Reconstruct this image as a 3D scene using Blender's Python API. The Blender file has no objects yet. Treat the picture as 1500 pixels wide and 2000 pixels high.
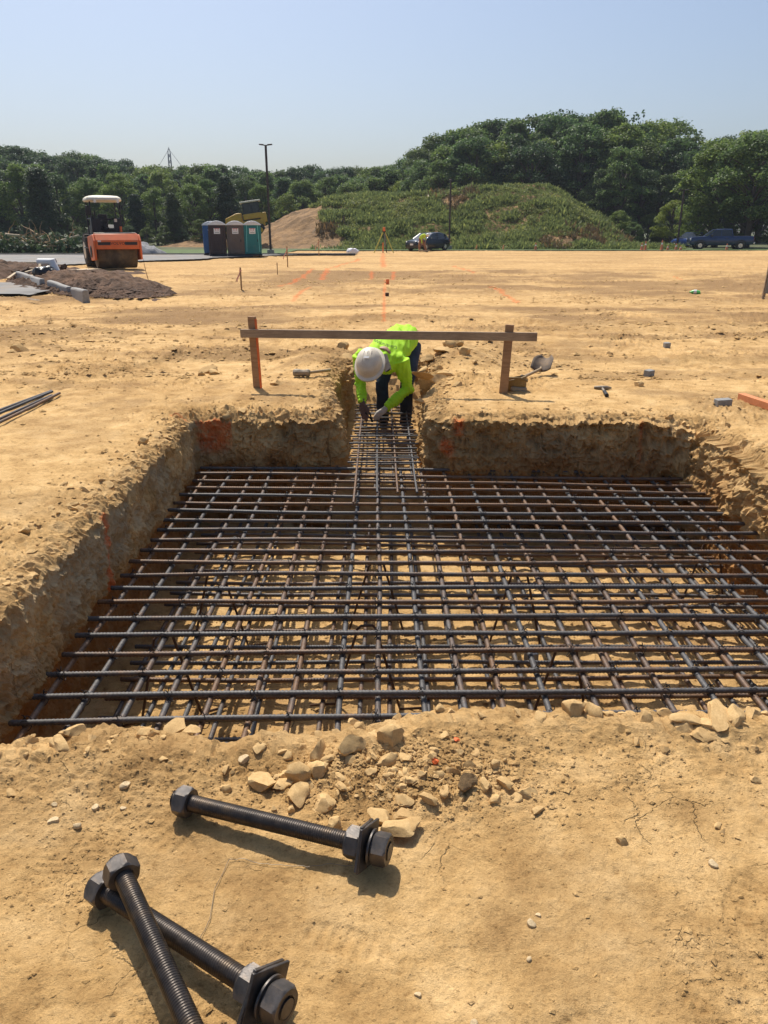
import bpy, bmesh, math, random
import numpy as np
from mathutils import Vector, Matrix, Quaternion
from mathutils.bvhtree import BVHTree
random.seed(7); RNG = np.random.default_rng(11)
R = math.radians
scene = bpy.context.scene
COL = scene.collection

# ------------------------------------------------------------------ camera, sky, sun, exposure
CAM_H = 1.65
PITCH = math.atan(550 / 1500)                # horizon sits 550 px above the picture centre, focal length 1500 px
cam_data = bpy.data.cameras.new('camera'); cam = bpy.data.objects.new('camera', cam_data); COL.objects.link(cam)
cam.location = (0, 0, CAM_H); cam.rotation_euler = (math.pi / 2 - PITCH, 0, 0)
cam_data.sensor_fit = 'HORIZONTAL'; cam_data.sensor_width = 36; cam_data.lens = 36
cam_data.clip_start = 0.05; cam_data.clip_end = 6000
scene.camera = cam

SUN_EL = R(58); SUN_AZ = R(-22)              # azimuth measured from +Y (straight ahead) towards +X
world = bpy.data.worlds.new('World'); scene.world = world; world.use_nodes = True
wn = world.node_tree.nodes; wl = world.node_tree.links
sky = wn.new('ShaderNodeTexSky'); sky.sky_type = 'NISHITA'; sky.sun_disc = False
sky.sun_elevation = SUN_EL; sky.sun_rotation = SUN_AZ
sky.altitude = 50; sky.air_density = 1.0; sky.dust_density = 3.1; sky.ozone_density = 4.0
wl.new(sky.outputs[0], wn['Background'].inputs[0]); wn['Background'].inputs[1].default_value = 0.080

sun_data = bpy.data.lights.new('sun', 'SUN'); sun = bpy.data.objects.new('sun', sun_data); COL.objects.link(sun)
sun_data.energy = 3.2; sun_data.angle = R(0.6); sun_data.color = (1.0, 0.93, 0.82)
sun_dir = Vector((math.sin(SUN_AZ) * math.cos(SUN_EL), math.cos(SUN_AZ) * math.cos(SUN_EL), math.sin(SUN_EL)))
sun.rotation_euler = sun_dir.to_track_quat('Z', 'Y').to_euler(); sun.location = (-20, 30, 40)

scene.view_settings.view_transform = 'Standard'; scene.view_settings.look = 'None'
scene.view_settings.exposure = 0.68; scene.view_settings.gamma = 1.0
scene.view_settings.use_curve_mapping = False
scene.render.engine = 'CYCLES'
scene.cycles.use_denoising = True
scene.cycles.max_bounces = 6; scene.cycles.diffuse_bounces = 4; scene.cycles.glossy_bounces = 2
scene.cycles.transmission_bounces = 3; scene.cycles.volume_bounces = 0; scene.cycles.caustics_reflective = False

# ------------------------------------------------------------------ helpers
def ray(x, y):
    """direction of the photograph's pixel (x, y) of 1500 x 2000"""
    cp, sp = math.cos(PITCH), math.sin(PITCH)
    u, v = (x - 750) / 1500, (1000 - y) / 1500
    return Vector((u, cp + v * sp, -sp + v * cp))
def gp(x, y, z=0.0):
    """the point of height z seen at pixel (x, y)"""
    d = ray(x, y); t = (z - CAM_H) / d.z
    return Vector((d.x * t, d.y * t, z))
def dp(x, y, dist):
    """the point at ground distance dist seen at pixel (x, y)"""
    d = ray(x, y); t = dist / d.y
    return Vector((d.x * t, dist, CAM_H + d.z * t))

def _h(ix, iy, iz, seed):
    h = (ix.astype(np.int64) * 374761393 + iy.astype(np.int64) * 668265263 + iz.astype(np.int64) * 2147483647 + seed * 974634777) & 0xffffffff
    h = ((h ^ (h >> 13)) * 1274126177) & 0xffffffff
    h = ((h ^ (h >> 15)) * 2246822519) & 0xffffffff
    return ((h ^ (h >> 16)) & 0xffffff).astype(np.float64) / 8388607.5 - 1.0
def vn2(x, y, seed=0):
    x = np.asarray(x, float); y = np.asarray(y, float)
    ix = np.floor(x); iy = np.floor(y); fx = x - ix; fy = y - iy
    fx = fx * fx * fx * (fx * (fx * 6 - 15) + 10); fy = fy * fy * fy * (fy * (fy * 6 - 15) + 10)
    z = np.zeros_like(ix)
    a = _h(ix, iy, z, seed); b = _h(ix + 1, iy, z, seed); c = _h(ix, iy + 1, z, seed); d = _h(ix + 1, iy + 1, z, seed)
    return (a + (b - a) * fx) * (1 - fy) + (c + (d - c) * fx) * fy
def vn3(x, y, z, seed=0):
    x = np.asarray(x, float); y = np.asarray(y, float); z = np.asarray(z, float)
    ix = np.floor(x); iy = np.floor(y); iz = np.floor(z); fx = x - ix; fy = y - iy; fz = z - iz
    fx, fy, fz = [f * f * (3 - 2 * f) for f in (fx, fy, fz)]
    r = 0
    for dx in (0, 1):
        for dy in (0, 1):
            for dz in (0, 1):
                r = r + _h(ix + dx, iy + dy, iz + dz, seed) * (fx if dx else 1 - fx) * (fy if dy else 1 - fy) * (fz if dz else 1 - fz)
    return r
def fbm2(x, y, o=3, seed=0, gain=.5):
    r = 0; a = 1; s = 0
    c, n = math.cos(.6), math.sin(.6)
    for k in range(o):
        r = r + a * vn2(x, y, seed + k * 17); s += a; a *= gain
        x, y = (x * c - y * n) * 2.03 + 3.1, (x * n + y * c) * 2.03 + 7.7
    return r / s
def fbm3(x, y, z, o=3, seed=0, gain=.5):
    r = 0; a = 1; s = 0
    for k in range(o):
        r = r + a * vn3(x, y, z, seed + k * 17); s += a; a *= gain
        x, y, z = x * 2.03 + 1.7, y * 2.03 + 5.3, z * 2.03 + 9.1
    return r / s
def sstep(a, b, x):
    t = np.clip((np.asarray(x, float) - a) / (b - a), 0, 1); return t * t * (3 - 2 * t)

def np_mesh(name, v, q, col=None, smooth=True):
    """mesh from numpy vertices and quads/tris"""
    me = bpy.data.meshes.new(name); n = q.shape[1]
    me.vertices.add(len(v)); me.vertices.foreach_set('co', np.ascontiguousarray(v, dtype=np.float32).ravel())
    me.loops.add(q.size); me.loops.foreach_set('vertex_index', np.ascontiguousarray(q, dtype=np.int32).ravel())
    me.polygons.add(len(q)); me.polygons.foreach_set('loop_start', np.arange(len(q), dtype=np.int32) * n)
    me.polygons.foreach_set('use_smooth', np.full(len(q), smooth, dtype=bool))
    me.update(calc_edges=True); me.validate()
    if col is not None:
        ca = me.color_attributes.new('soil', 'FLOAT_COLOR', 'POINT')
        ca.data.foreach_set('color', np.ascontiguousarray(col, dtype=np.float32).ravel())
    return me
def link(name, me, mat=None, parent=None, loc=None, rot=None):
    o = bpy.data.objects.new(name, me); COL.objects.link(o)
    if mat is not None and me is not None and not me.materials: me.materials.append(mat)
    if parent is not None: o.parent = parent
    if loc is not None: o.location = loc
    if rot is not None: o.rotation_euler = rot
    return o
def empty(name, loc=(0, 0, 0), rotz=0.0, scale=1.0):
    o = bpy.data.objects.new(name, None); COL.objects.link(o)
    o.location = loc; o.rotation_euler = (0, 0, rotz); o.scale = (scale,) * 3; o.empty_display_size = .2
    return o
def tag(o, label, cat, group=None, kind=None):
    o['label'] = label; o['category'] = cat
    if group: o['group'] = group
    if kind: o['kind'] = kind
    return o
def struct(o, label=None):
    o['kind'] = 'structure'
    if label: o['label'] = label
    return o

class MB:
    """collects shapes; build() links them as one mesh object"""
    def __init__(self): self.bm = bmesh.new()
    def _mat(self, loc, rot):
        return Matrix.Translation(loc) @ (rot.to_matrix().to_4x4() if isinstance(rot, Quaternion) else Matrix.Rotation(rot[2], 4, 'Z') @ Matrix.Rotation(rot[1], 4, 'Y') @ Matrix.Rotation(rot[0], 4, 'X'))
    def box(self, c, s, rot=(0, 0, 0)):
        m = self._mat(c, rot); hx, hy, hz = s[0] / 2, s[1] / 2, s[2] / 2
        v = [self.bm.verts.new(m @ Vector((x * hx, y * hy, z * hz))) for x in (-1, 1) for y in (-1, 1) for z in (-1, 1)]
        for f in ((0, 1, 3, 2), (4, 6, 7, 5), (0, 4, 5, 1), (2, 3, 7, 6), (0, 2, 6, 4), (1, 5, 7, 3)): self.bm.faces.new([v[i] for i in f])
        return self
    def beam(self, a, b, w, h, up=(0, 0, 1)):
        a, b = Vector(a), Vector(b); d = b - a; L = d.length; d.normalize()
        u = Vector(up); s = d.cross(u)
        if s.length < 1e-4: s = d.cross(Vector((0, 1, 0)))
        s.normalize(); u = s.cross(d)
        v = [self.bm.verts.new(p + s * (i * w / 2) + u * (j * h / 2)) for p in (a, b) for i, j in ((-1, -1), (1, -1), (1, 1), (-1, 1))]
        for f in ((3, 2, 1, 0), (4, 5, 6, 7), (0, 1, 5, 4), (1, 2, 6, 5), (2, 3, 7, 6), (3, 0, 4, 7)): self.bm.faces.new([v[i] for i in f])
        return self
    def tube(self, pts, r, n=10, cap=True):
        pts = [Vector(p) for p in pts]; rs = r if isinstance(r, (list, tuple)) else [r] * len(pts)
        prev = None; rings = []
        for i, p in enumerate(pts):
            t = (pts[min(i + 1, len(pts) - 1)] - pts[max(i - 1, 0)])
            t = t.normalized() if t.length > 1e-9 else Vector((0, 0, 1))
            if prev is None:
                s = t.cross(Vector((0, 0, 1)))
                if s.length < .05: s = t.cross(Vector((1, 0, 0)))
            else: s = prev - t * prev.dot(t)
            s.normalize(); prev = s; u = t.cross(s)
            rings.append([self.bm.verts.new(p + (s * math.cos(a) + u * math.sin(a)) * rs[i]) for a in [2 * math.pi * k / n for k in range(n)]])
        for a, b in zip(rings, rings[1:]):
            for k in range(n): self.bm.faces.new((a[k], a[(k + 1) % n], b[(k + 1) % n], b[k]))
        if cap: self.bm.faces.new(rings[0][::-1]); self.bm.faces.new(rings[-1])
        return self
    def cyl(self, a, b, r, r2=None, n=16): return self.tube([a, b], [r, r if r2 is None else r2], n)
    def ell(self, c, s, rot=(0, 0, 0), n=12, m=8):
        M = self._mat(c, rot); rows = []
        for j in range(1, m):
            t = math.pi * j / m
            rows.append([self.bm.verts.new(M @ Vector((s[0] * math.sin(t) * math.cos(2 * math.pi * k / n), s[1] * math.sin(t) * math.sin(2 * math.pi * k / n), s[2] * math.cos(t)))) for k in range(n)])
        top = self.bm.verts.new(M @ Vector((0, 0, s[2]))); bot = self.bm.verts.new(M @ Vector((0, 0, -s[2])))
        for k in range(n):
            self.bm.faces.new((top, rows[0][k], rows[0][(k + 1) % n])); self.bm.faces.new((bot, rows[-1][(k + 1) % n], rows[-1][k]))
        for a, b in zip(rows, rows[1:]):
            for k in range(n): self.bm.faces.new((a[k], b[k], b[(k + 1) % n], a[(k + 1) % n]))
        return self
    def prism(self, prof, a, b, axis='x'):
        """profile of (u, v) extruded along an axis from a to b"""
        def P(u, v, w): return Vector((w, u, v)) if axis == 'x' else (Vector((u, w, v)) if axis == 'y' else Vector((u, v, w)))
        A = [self.bm.verts.new(P(u, v, a)) for u, v in prof]; B = [self.bm.verts.new(P(u, v, b)) for u, v in prof]
        n = len(prof)
        self.bm.faces.new(A[::-1]); self.bm.faces.new(B)
        for k in range(n): self.bm.faces.new((A[k], A[(k + 1) % n], B[(k + 1) % n], B[k]))
        return self
    def loft(self, rings, cap=True):
        rr = [[self.bm.verts.new(Vector(p)) for p in r] for r in rings]; n = len(rr[0])
        for a, b in zip(rr, rr[1:]):
            for k in range(n): self.bm.faces.new((a[k], a[(k + 1) % n], b[(k + 1) % n], b[k]))
        if cap: self.bm.faces.new(rr[0][::-1]); self.bm.faces.new(rr[-1])
        return self
    def poly(self, pts):
        self.bm.faces.new([self.bm.verts.new(Vector(p)) for p in pts]); return self
    def mesh(self, name, smooth=False):
        me = bpy.data.meshes.new(name)
        bmesh.ops.recalc_face_normals(self.bm, faces=self.bm.faces)
        self.bm.to_mesh(me); self.bm.free()
        if smooth: me.polygons.foreach_set('use_smooth', [True] * len(me.polygons))
        return me
    def build(self, name, mat, parent=None, smooth=False, bevel=0, seg=2, loc=None, rot=None):
        o = link(name, self.mesh(name, smooth or bevel > 0), mat, parent, loc, rot)
        if bevel:
            b = o.modifiers.new('bevel', 'BEVEL'); b.width = bevel; b.segments = seg; b.limit_method = 'ANGLE'; b.angle_limit = R(35)
            o.data.set_sharp_from_angle(angle=R(35))
        elif smooth: o.data.set_sharp_from_angle(angle=R(50))
        return o
def copy_tree(o, parent=None):
    c = o.copy(); COL.objects.link(c); c.parent = parent
    for ch in list(o.children): copy_tree(ch, c)
    return c
def text_mesh(s, size, depth=0.004):
    cu = bpy.data.curves.new('lettering', 'FONT'); cu.body = s; cu.size = size; cu.align_x = 'CENTER'; cu.align_y = 'CENTER'; cu.extrude = depth
    cu.resolution_u = 2
    o = bpy.data.objects.new('t', cu); COL.objects.link(o)
    bpy.context.view_layer.update()
    me = bpy.data.meshes.new_from_object(o.evaluated_get(bpy.context.evaluated_depsgraph_get()))
    bpy.data.objects.remove(o); me.materials.clear(); return me

# ------------------------------------------------------------------ materials
def new_mat(name):
    m = bpy.data.materials.new(name); m.use_nodes = True
    nt = m.node_tree; b = nt.nodes['Principled BSDF']; return m, nt, b
def nd(nt, typ, **kw):
    n = nt.nodes.new(typ)
    for k, v in kw.items():
        if k == 'inp':
            for a, b in v.items(): n.inputs[a].default_value = b
        else: setattr(n, k, v)
    return n
def mixc(nt, fac, a, b, blend='MIX'):
    n = nt.nodes.new('ShaderNodeMix'); n.data_type = 'RGBA'; n.blend_type = blend
    for sock, v in ((n.inputs[0], fac), (n.inputs[6], a), (n.inputs[7], b)):
        if isinstance(v, (int, float)): sock.default_value = v
        elif isinstance(v, tuple): sock.default_value = v if len(v) == 4 else (*v, 1)
        else: nt.links.new(v, sock)
    return n.outputs[2]
def ramp(nt, fac, stops):
    n = nt.nodes.new('ShaderNodeValToRGB'); e = n.color_ramp.elements
    while len(e) < len(stops): e.new(.5)
    for el, (p, c) in zip(e, stops): el.position = p; el.color = (*c, 1) if len(c) == 3 else c
    nt.links.new(fac, n.inputs[0]); return n.outputs[0]
def noise(nt, scale, detail=3, rough=.55, coord=None, dist=0):
    n = nd(nt, 'ShaderNodeTexNoise', inp={'Scale': scale, 'Detail': detail, 'Roughness': rough, 'Distortion': dist})
    if coord is not None: nt.links.new(coord, n.inputs['Vector'])
    return n.outputs[0]
def coords(nt, kind='Object', scale=None):
    c = nd(nt, 'ShaderNodeTexCoord').outputs[kind]
    if scale:
        mp = nd(nt, 'ShaderNodeMapping'); mp.inputs['Scale'].default_value = scale; nt.links.new(c, mp.inputs[0]); return mp.outputs[0]
    return c
def bump(nt, b, height, strength=.5, dist=.01):
    n = nd(nt, 'ShaderNodeBump', inp={'Strength': strength, 'Distance': dist}); nt.links.new(height, n.inputs['Height']); nt.links.new(n.outputs[0], b.inputs['Normal'])
def plain(name, col, rough=.6, metal=0.0, var=.18, scale=6.0, bumpd=0.0, spec=None, bscale=None, dirt=None):
    """one colour broken up by noise, with light relief and optional soil on it"""
    m, nt, b = new_mat(name); co = coords(nt)
    n = noise(nt, scale, 5, .6, co)
    d = tuple(c * (1 - var) for c in col); l = tuple(min(1, c * (1 + var)) for c in col)
    c = ramp(nt, n, [(.3, d), (.7, l)])
    if dirt:
        n2 = noise(nt, scale * .6, 6, .7, co); f = ramp(nt, n2, [(.5, (0, 0, 0)), (.72, (dirt, dirt, dirt))])
        c = mixc(nt, f, c, (.36, .23, .11))
    nt.links.new(c, b.inputs['Base Color'])
    b.inputs['Roughness'].default_value = rough; b.inputs['Metallic'].default_value = metal
    if spec is not None: b.inputs['Specular IOR Level'].default_value = spec
    if bumpd: bump(nt, b, noise(nt, bscale or scale * 6, 4, .6, co), .6, bumpd)
    return m

def soil_material():
    m, nt, b = new_mat('soil'); co = coords(nt, 'Object')
    at = nd(nt, 'ShaderNodeVertexColor', layer_name='soil'); sep = nd(nt, 'ShaderNodeSeparateColor'); nt.links.new(at.outputs[0], sep.inputs[0])
    big = noise(nt, .55, 4, .6, co); mid = noise(nt, 4.5, 5, .65, co); fin = noise(nt, 34, 6, .78, co); mic = noise(nt, 150, 4, .75, co)
    c = ramp(nt, mid, [(.34, (.46, .288, .118)), (.48, (.615, .402, .174)), (.66, (.74, .51, .245))])
    c2 = ramp(nt, fin, [(.30, (.50, .44, .36)), (.42, (.92, .90, .87)), (.56, (1.03, 1.02, 1.0)), (.72, (1.12, 1.11, 1.09))])
    c = mixc(nt, .85, c, c2, 'MULTIPLY')
    c3 = ramp(nt, mic, [(.33, (.58, .52, .45)), (.47, (.98, .97, .96)), (.68, (1.12, 1.11, 1.10))])
    c = mixc(nt, .55, c, c3, 'MULTIPLY')
    c4 = ramp(nt, big, [(.36, (.80, .75, .68)), (.58, (1.06, 1.06, 1.06))])
    c = mixc(nt, .8, c, c4, 'MULTIPLY')
    # moist brown soil
    br = ramp(nt, fin, [(.3, (.16, .09, .038)), (.7, (.33, .20, .087))])
    c = mixc(nt, sep.outputs[0], c, br)
    # grey clay smeared by the bucket
    gr = ramp(nt, mid, [(.3, (.31, .25, .158)), (.7, (.48, .40, .265))])
    c = mixc(nt, sep.outputs[2], c, gr)
    # red-orange clay low in the wall
    rd = ramp(nt, mid, [(.3, (.24, .098, .026)), (.7, (.42, .215, .075))])
    c = mixc(nt, at.outputs[1], c, rd)
    # orange marking paint
    pn = noise(nt, 24, 5, .75, co)
    mt = nd(nt, 'ShaderNodeMath', operation='MULTIPLY'); mt.inputs[1].default_value = 1.0
    rp = ramp(nt, pn, [(.34, (.0, .0, .0)), (.5, (1, 1, 1))]); nt.links.new(rp, mt.inputs[0]); nt.links.new(sep.outputs[1], mt.inputs[1])
    c = mixc(nt, mt.outputs[0], c, (.66, .135, .028))
    nt.links.new(c, b.inputs['Base Color']); b.inputs['Roughness'].default_value = .93; b.inputs['Specular IOR Level'].default_value = .15
    ad = nd(nt, 'ShaderNodeMath', operation='MULTIPLY_ADD'); nt.links.new(mic, ad.inputs[0]); ad.inputs[1].default_value = .3; nt.links.new(fin, ad.inputs[2])
    vo = nd(nt, 'ShaderNodeTexVoronoi', feature='DISTANCE_TO_EDGE', inp={'Scale': 5.5, 'Randomness': 1.0})
    wv = nd(nt, 'ShaderNodeVectorMath', operation='MULTIPLY_ADD'); nz = nd(nt, 'ShaderNodeTexNoise', inp={'Scale': 7.0, 'Detail': 4.0}); nt.links.new(co, nz.inputs['Vector'])
    nt.links.new(nz.outputs['Color'], wv.inputs[0]); wv.inputs[1].default_value = (.16, .16, .16); nt.links.new(co, wv.inputs[2]); nt.links.new(wv.outputs[0], vo.inputs['Vector'])
    ck = ramp(nt, vo.outputs[0], [(.0, (0, 0, 0)), (.015, (1, 1, 1))]); cm = ramp(nt, noise(nt, 1.7, 3, .6, co), [(.56, (1, 1, 1)), (.62, (0, 0, 0))])
    ckm = nd(nt, 'ShaderNodeMath', operation='MAXIMUM'); nt.links.new(ck, ckm.inputs[0]); nt.links.new(cm, ckm.inputs[1])
    fn = nd(nt, 'ShaderNodeMath', operation='MULTIPLY_ADD'); nt.links.new(ckm.outputs[0], fn.inputs[0]); fn.inputs[1].default_value = .55; nt.links.new(ad.outputs[0], fn.inputs[2])
    bump(nt, b, fn.outputs[0], 1.0, .013)
    return m
SOIL = soil_material()

def steel_bar_material():
    m, nt, b = new_mat('rebar_steel'); co = coords(nt)
    inf = nd(nt, 'ShaderNodeObjectInfo')
    n = noise(nt, 3.5, 5, .7, co); f = noise(nt, 60, 3, .6, co)
    ad = nd(nt, 'ShaderNodeMath', operation='ADD'); nt.links.new(n, ad.inputs[0])
    ml = nd(nt, 'ShaderNodeMath', operation='MULTIPLY_ADD'); nt.links.new(inf.outputs['Random'], ml.inputs[0]); ml.inputs[1].default_value = .3; ml.inputs[2].default_value = -.15
    nt.links.new(ml.outputs[0], ad.inputs[1])
    fac = ramp(nt, ad.outputs[0], [(.45, (0, 0, 0)), (.66, (1, 1, 1))])
    st = ramp(nt, f, [(.3, (.052, .050, .050)), (.7, (.118, .113, .110))]); ru = ramp(nt, f, [(.3, (.10, .052, .026)), (.7, (.20, .112, .056))])
    c = mixc(nt, fac, st, ru)
    nt.links.new(c, b.inputs['Base Color']); b.inputs['Metallic'].default_value = .15; b.inputs['Roughness'].default_value = .58
    return m
M = {}
M['rebar'] = steel_bar_material()
M['rust_dark'] = plain('rusty_dark_bar', (.085, .045, .026), .7, .2, .4, 20)
M['tie'] = plain('tie_wire_black', (.022, .021, .021), .55, .4, .2, 30)
M['bolt'] = plain('oiled_black_steel', (.045, .036, .030), .40, .5, .4, 30, .0008, bscale=160, dirt=.20)
M['nut'] = plain('dark_forged_steel', (.085, .076, .070), .44, .5, .4, 26, .0008, bscale=160, dirt=.22)
M['wood'] = None
def wood(name, a, bcol, scale=(2, 26, 26), paint=None):
    m, nt, b = new_mat(name); co = coords(nt, 'Object', scale)
    n = noise(nt, 1.6, 6, .7, co, 1.2); n2 = noise(nt, 3.0, 4, .6, coords(nt))
    c = ramp(nt, n, [(.28, a), (.7, bcol)]); c = mixc(nt, .6, c, ramp(nt, n2, [(.25, (.55, .52, .5)), (.6, (1.05, 1.05, 1.05))]), 'MULTIPLY')
    nt.links.new(c, b.inputs['Base Color']); b.inputs['Roughness'].default_value = .8; bump(nt, b, n, .4, .002); return m
M['wood'] = wood('raw_lumber', (.27, .14, .065), (.47, .285, .145))
M['wood_dark'] = wood('weathered_lumber', (.25, .175, .105), (.50, .36, .23))
M['wood_orange'] = wood('painted_orange_lumber', (.55, .17, .055), (.72, .30, .13))
M['wood_grey'] = wood('grey_plywood', (.21, .19, .16), (.34, .31, .26), (20, 20, 2))
M['orange_spray'] = plain('orange_spray', (.80, .15, .03), .7, 0, .25, 20)
M['concrete'] = plain('concrete', (.31, .30, .28), .9, 0, .22, 14, .003, dirt=.35)
M['concrete_brick'] = plain('concrete_brick', (.27, .265, .25), .9, 0, .2, 30, .003)
# ------------------------------------------------------------------ pit outline (plan), then ground sheet, walls and floors
corners = [(-1.86, 2.12), (-.95, 2.27), (-.5, 2.20), (-.12, 2.27), (.12, 2.35), (.9, 2.36), (1.6, 2.34), (3.12, 2.32), (3.10, 4.6), (3.02, 7.02),
           (1.9, 7.16), (.62, 7.22), (.47, 7.45), (.50, 8.3), (.60, 9.2), (.55, 10.3), (.0, 10.55), (-.52, 10.3), (-.60, 9.2), (-.55, 8.2), (-.47, 7.52), (-.62, 7.30),
           (-1.2, 7.42), (-1.88, 7.42), (-1.85, 5.6), (-1.82, 4.0)]
def dense_outline():
    P = []
    n = len(corners)
    for i in range(n):
        a = np.array(corners[i]); b = np.array(corners[(i + 1) % n]); L = np.linalg.norm(b - a)
        st = .010 if max(a[1], b[1]) < 2.6 else .0135
        k = max(2, int(L / st))
        P += [a + (b - a) * j / k for j in range(k)]
    P = np.array(P)
    for _ in range(60): P = (np.roll(P, 1, 0) + P * 2 + np.roll(P, -1, 0)) / 4
    return P
OUT = dense_outline()
_t = np.roll(OUT, -4, 0) - np.roll(OUT, 4, 0); _t /= np.linalg.norm(_t, axis=1)[:, None]
NRM = np.stack([_t[:, 1], -_t[:, 0]], 1)                        # outward (outline runs counter-clockwise)
for _ in range(12): NRM = (np.roll(NRM, 1, 0) + NRM * 2 + np.roll(NRM, -1, 0)) / 4
NRM /= np.linalg.norm(NRM, axis=1)[:, None]
s_noise = fbm2(OUT[:, 0] * 2.2, OUT[:, 1] * 2.2, 3, 5)
OUT = OUT + NRM * (s_noise * .045)[:, None]
POLY = OUT[::8]
def sdist(x, y):
    """signed distance to the pit outline, negative inside (far points get 9)"""
    x = np.asarray(x, float).ravel(); y = np.asarray(y, float).ravel(); r = np.full(x.shape, 9.0)
    sel = np.where((x > -2.9) & (x < 4.1) & (y > 1.2) & (y < 11.6))[0]
    for ch in np.array_split(sel, max(1, len(sel) // 20000)):
        px_, py_ = x[ch], y[ch]; best = np.full(len(ch), 81.0); ins = np.zeros(len(ch), bool)
        A = POLY; B = np.roll(POLY, -1, 0)
        for (ax, ay), (bx, by) in zip(A, B):
            ex, ey = bx - ax, by - ay; t = np.clip(((px_ - ax) * ex + (py_ - ay) * ey) / (ex * ex + ey * ey), 0, 1)
            dd = (px_ - ax - t * ex) ** 2 + (py_ - ay - t * ey) ** 2; np.minimum(best, dd, out=best)
            if ay != by:
                c = ((ay > py_) != (by > py_)) & (px_ < (bx - ax) * (py_ - ay) / (by - ay) + ax); ins ^= c
        r[ch] = np.sqrt(best) * np.where(ins, -1, 1)
    return r
def gauss(x, y, cx, cy, sx, sy): return np.exp(-((x - cx) / sx) ** 2 - ((y - cy) / sy) ** 2)
def ground_z(x, y, sd):
    """height of the graded soil; sd = distance to the pit's edge"""
    x = np.asarray(x, float); y = np.asarray(y, float)
    far = sstep(9, 14, y)
    z = .014 * fbm2(x * .9, y * .9, 3, 2) * sstep(1, 3, y) + .05 * far * fbm2(x * .13, y * .3, 3, 9)
    # wheel ruts and windrows beyond the pit
    band = sstep(8.5, 11, y) * (1 - sstep(36, 44, y))
    rid = 1 - np.abs(vn2(x * .11 + 3 + .25 * vn2(x * .5, y * .5, 4), y * .42 + x * .03, 21)); rid = rid ** 7
    z = z + band * .085 * rid * (.4 + .6 * sstep(-.3, .5, vn2(x * .35, y * .25, 33)))
    z = z + band * .030 * fbm2(x * 1.5, y * 2.2, 4, 44) + sstep(8.6, 10.5, y) * (1 - sstep(17, 20, y)) * sstep(.05, .4, fbm2(x * .5 + 9, y * 1.3, 4, 193)) * .06 * np.abs(fbm2(x * 5, y * 7, 3, 194))
    # crumbled edge
    lip = np.exp(-np.maximum(sd, 0) / .13); wide = np.exp(-np.maximum(sd, 0) / .30)
    left = sstep(.3, -1.2, x) * sstep(2.4, 3.2, y) * sstep(8.2, 7.6, y)
    right = sstep(2.5, 3.0, x) * sstep(2.4, 3.2, y)
    fars = sstep(6.8, 7.2, y)
    z = z - lip * (.045 * left + .10 * right + .03 * fars) - wide * .025 * (left + right)
    chunk = np.abs(vn2(x * 9, y * 9, 51)) * .6 + np.abs(vn2(x * 21, y * 21, 52)) * .4
    rough = np.clip(wide * (.9 * left + .8 * right + .8 * fars) + .5 * np.exp(-np.maximum(sd, 0) / .2) * sstep(2.7, 2.4, y), 0, 1.2)
    rough = np.maximum(rough, .75 * sstep(.05, .5, vn2(x * .8 + 4, y * .8, 61)) * sstep(2.5, 5, y))
    z = z + rough * (.070 * (chunk - .3)) + np.clip(rough, 0, 1) * .035 * (np.abs(vn2(x * 38 + y * 9, y * 34, 53)) - .3)
    # near lip: loose spoil and the rubble heap
    z = z + .035 * gauss(x, y, -.75, 2.10, .45, .12) + .03 * gauss(x, y, -.38, 2.16, .09, .07) + .045 * gauss(x, y, .12, 2.22, .30, .12) + .04 * gauss(x, y, 1.25, 2.25, .28, .10) + .03 * gauss(x, y, .7, 2.26, .3, .1)
    heap = gauss(x, y, .05, 2.02, .42, .20); z = z + .022 * heap
    sp = np.clip(heap * 1.2 + .8 * gauss(x, y, -1.0, 2.05, .5, .22) + .6 * gauss(x, y, 1.4, 2.15, .5, .16), 0, 1) * sstep(2.9, 2.5, y)
    z = z + sp * (.020 * (np.abs(vn2(x * 26, y * 26, 71)) + .6 * np.abs(vn2(x * 60, y * 60, 72)) - .5))
    # wheel tracks: tread lugs pressed into the soil in long pairs
    for tx, ty, ta, tw_ in ((-2.2, 11.5, .18, .34), (-.6, 12.4, .16, .34), (3.5, 13.6, -.10, .36), (2.2, 15.0, -.12, .36), (-3.4, 8.6, 1.15, .32), (4.6, 8.8, 1.9, .30), (0, 20, .05, .4), (0, 22.2, .06, .4)):
        c_, s_ = math.cos(ta), math.sin(ta); u_ = (x - tx) * c_ + (y - ty) * s_; v_ = -(x - tx) * s_ + (y - ty) * c_ + .25 * vn2(u_ * .3, 0 * u_, 141)
        m_ = sstep(tw_ * .62, tw_ * .45, np.abs(v_)) * sstep(.02, .08, sd) * sstep(-.4, .3, vn2(u_ * .6, v_, 143))
        z = z - m_ * (.012 + .014 * sstep(-.2, .5, np.sin((u_ + np.abs(v_) * .8) * 34))) + sstep(.12, .0, np.abs(np.abs(v_) - tw_ * .66)) * .018 * sstep(.02, .08, sd) * sstep(-.4, .3, vn2(u_ * .6, v_, 143))
    # trench spoil
    z = z + .16 * gauss(x, y, .98, 10.3, .42, .8) + .10 * gauss(x, y, -.95, 10.2, .35, .9) + .05 * gauss(x, y, .95, 8.9, .3, .5)
    # fine crumbs everywhere, trampled marks near the camera
    fz = .0042 * fbm2(x * 30, y * 30, 3, 81, .6) * (1 - .6 * sstep(6, 16, y))
    z = z + fz + .008 * fbm2(x * 4.5, y * 6, 2, 83) + sstep(.15, .55, vn2(x * 2.4, y * 2.4, 84)) * .007 * np.abs(vn2(x * 42, y * 42, 85)) * sstep(7, 3, y)
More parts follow.
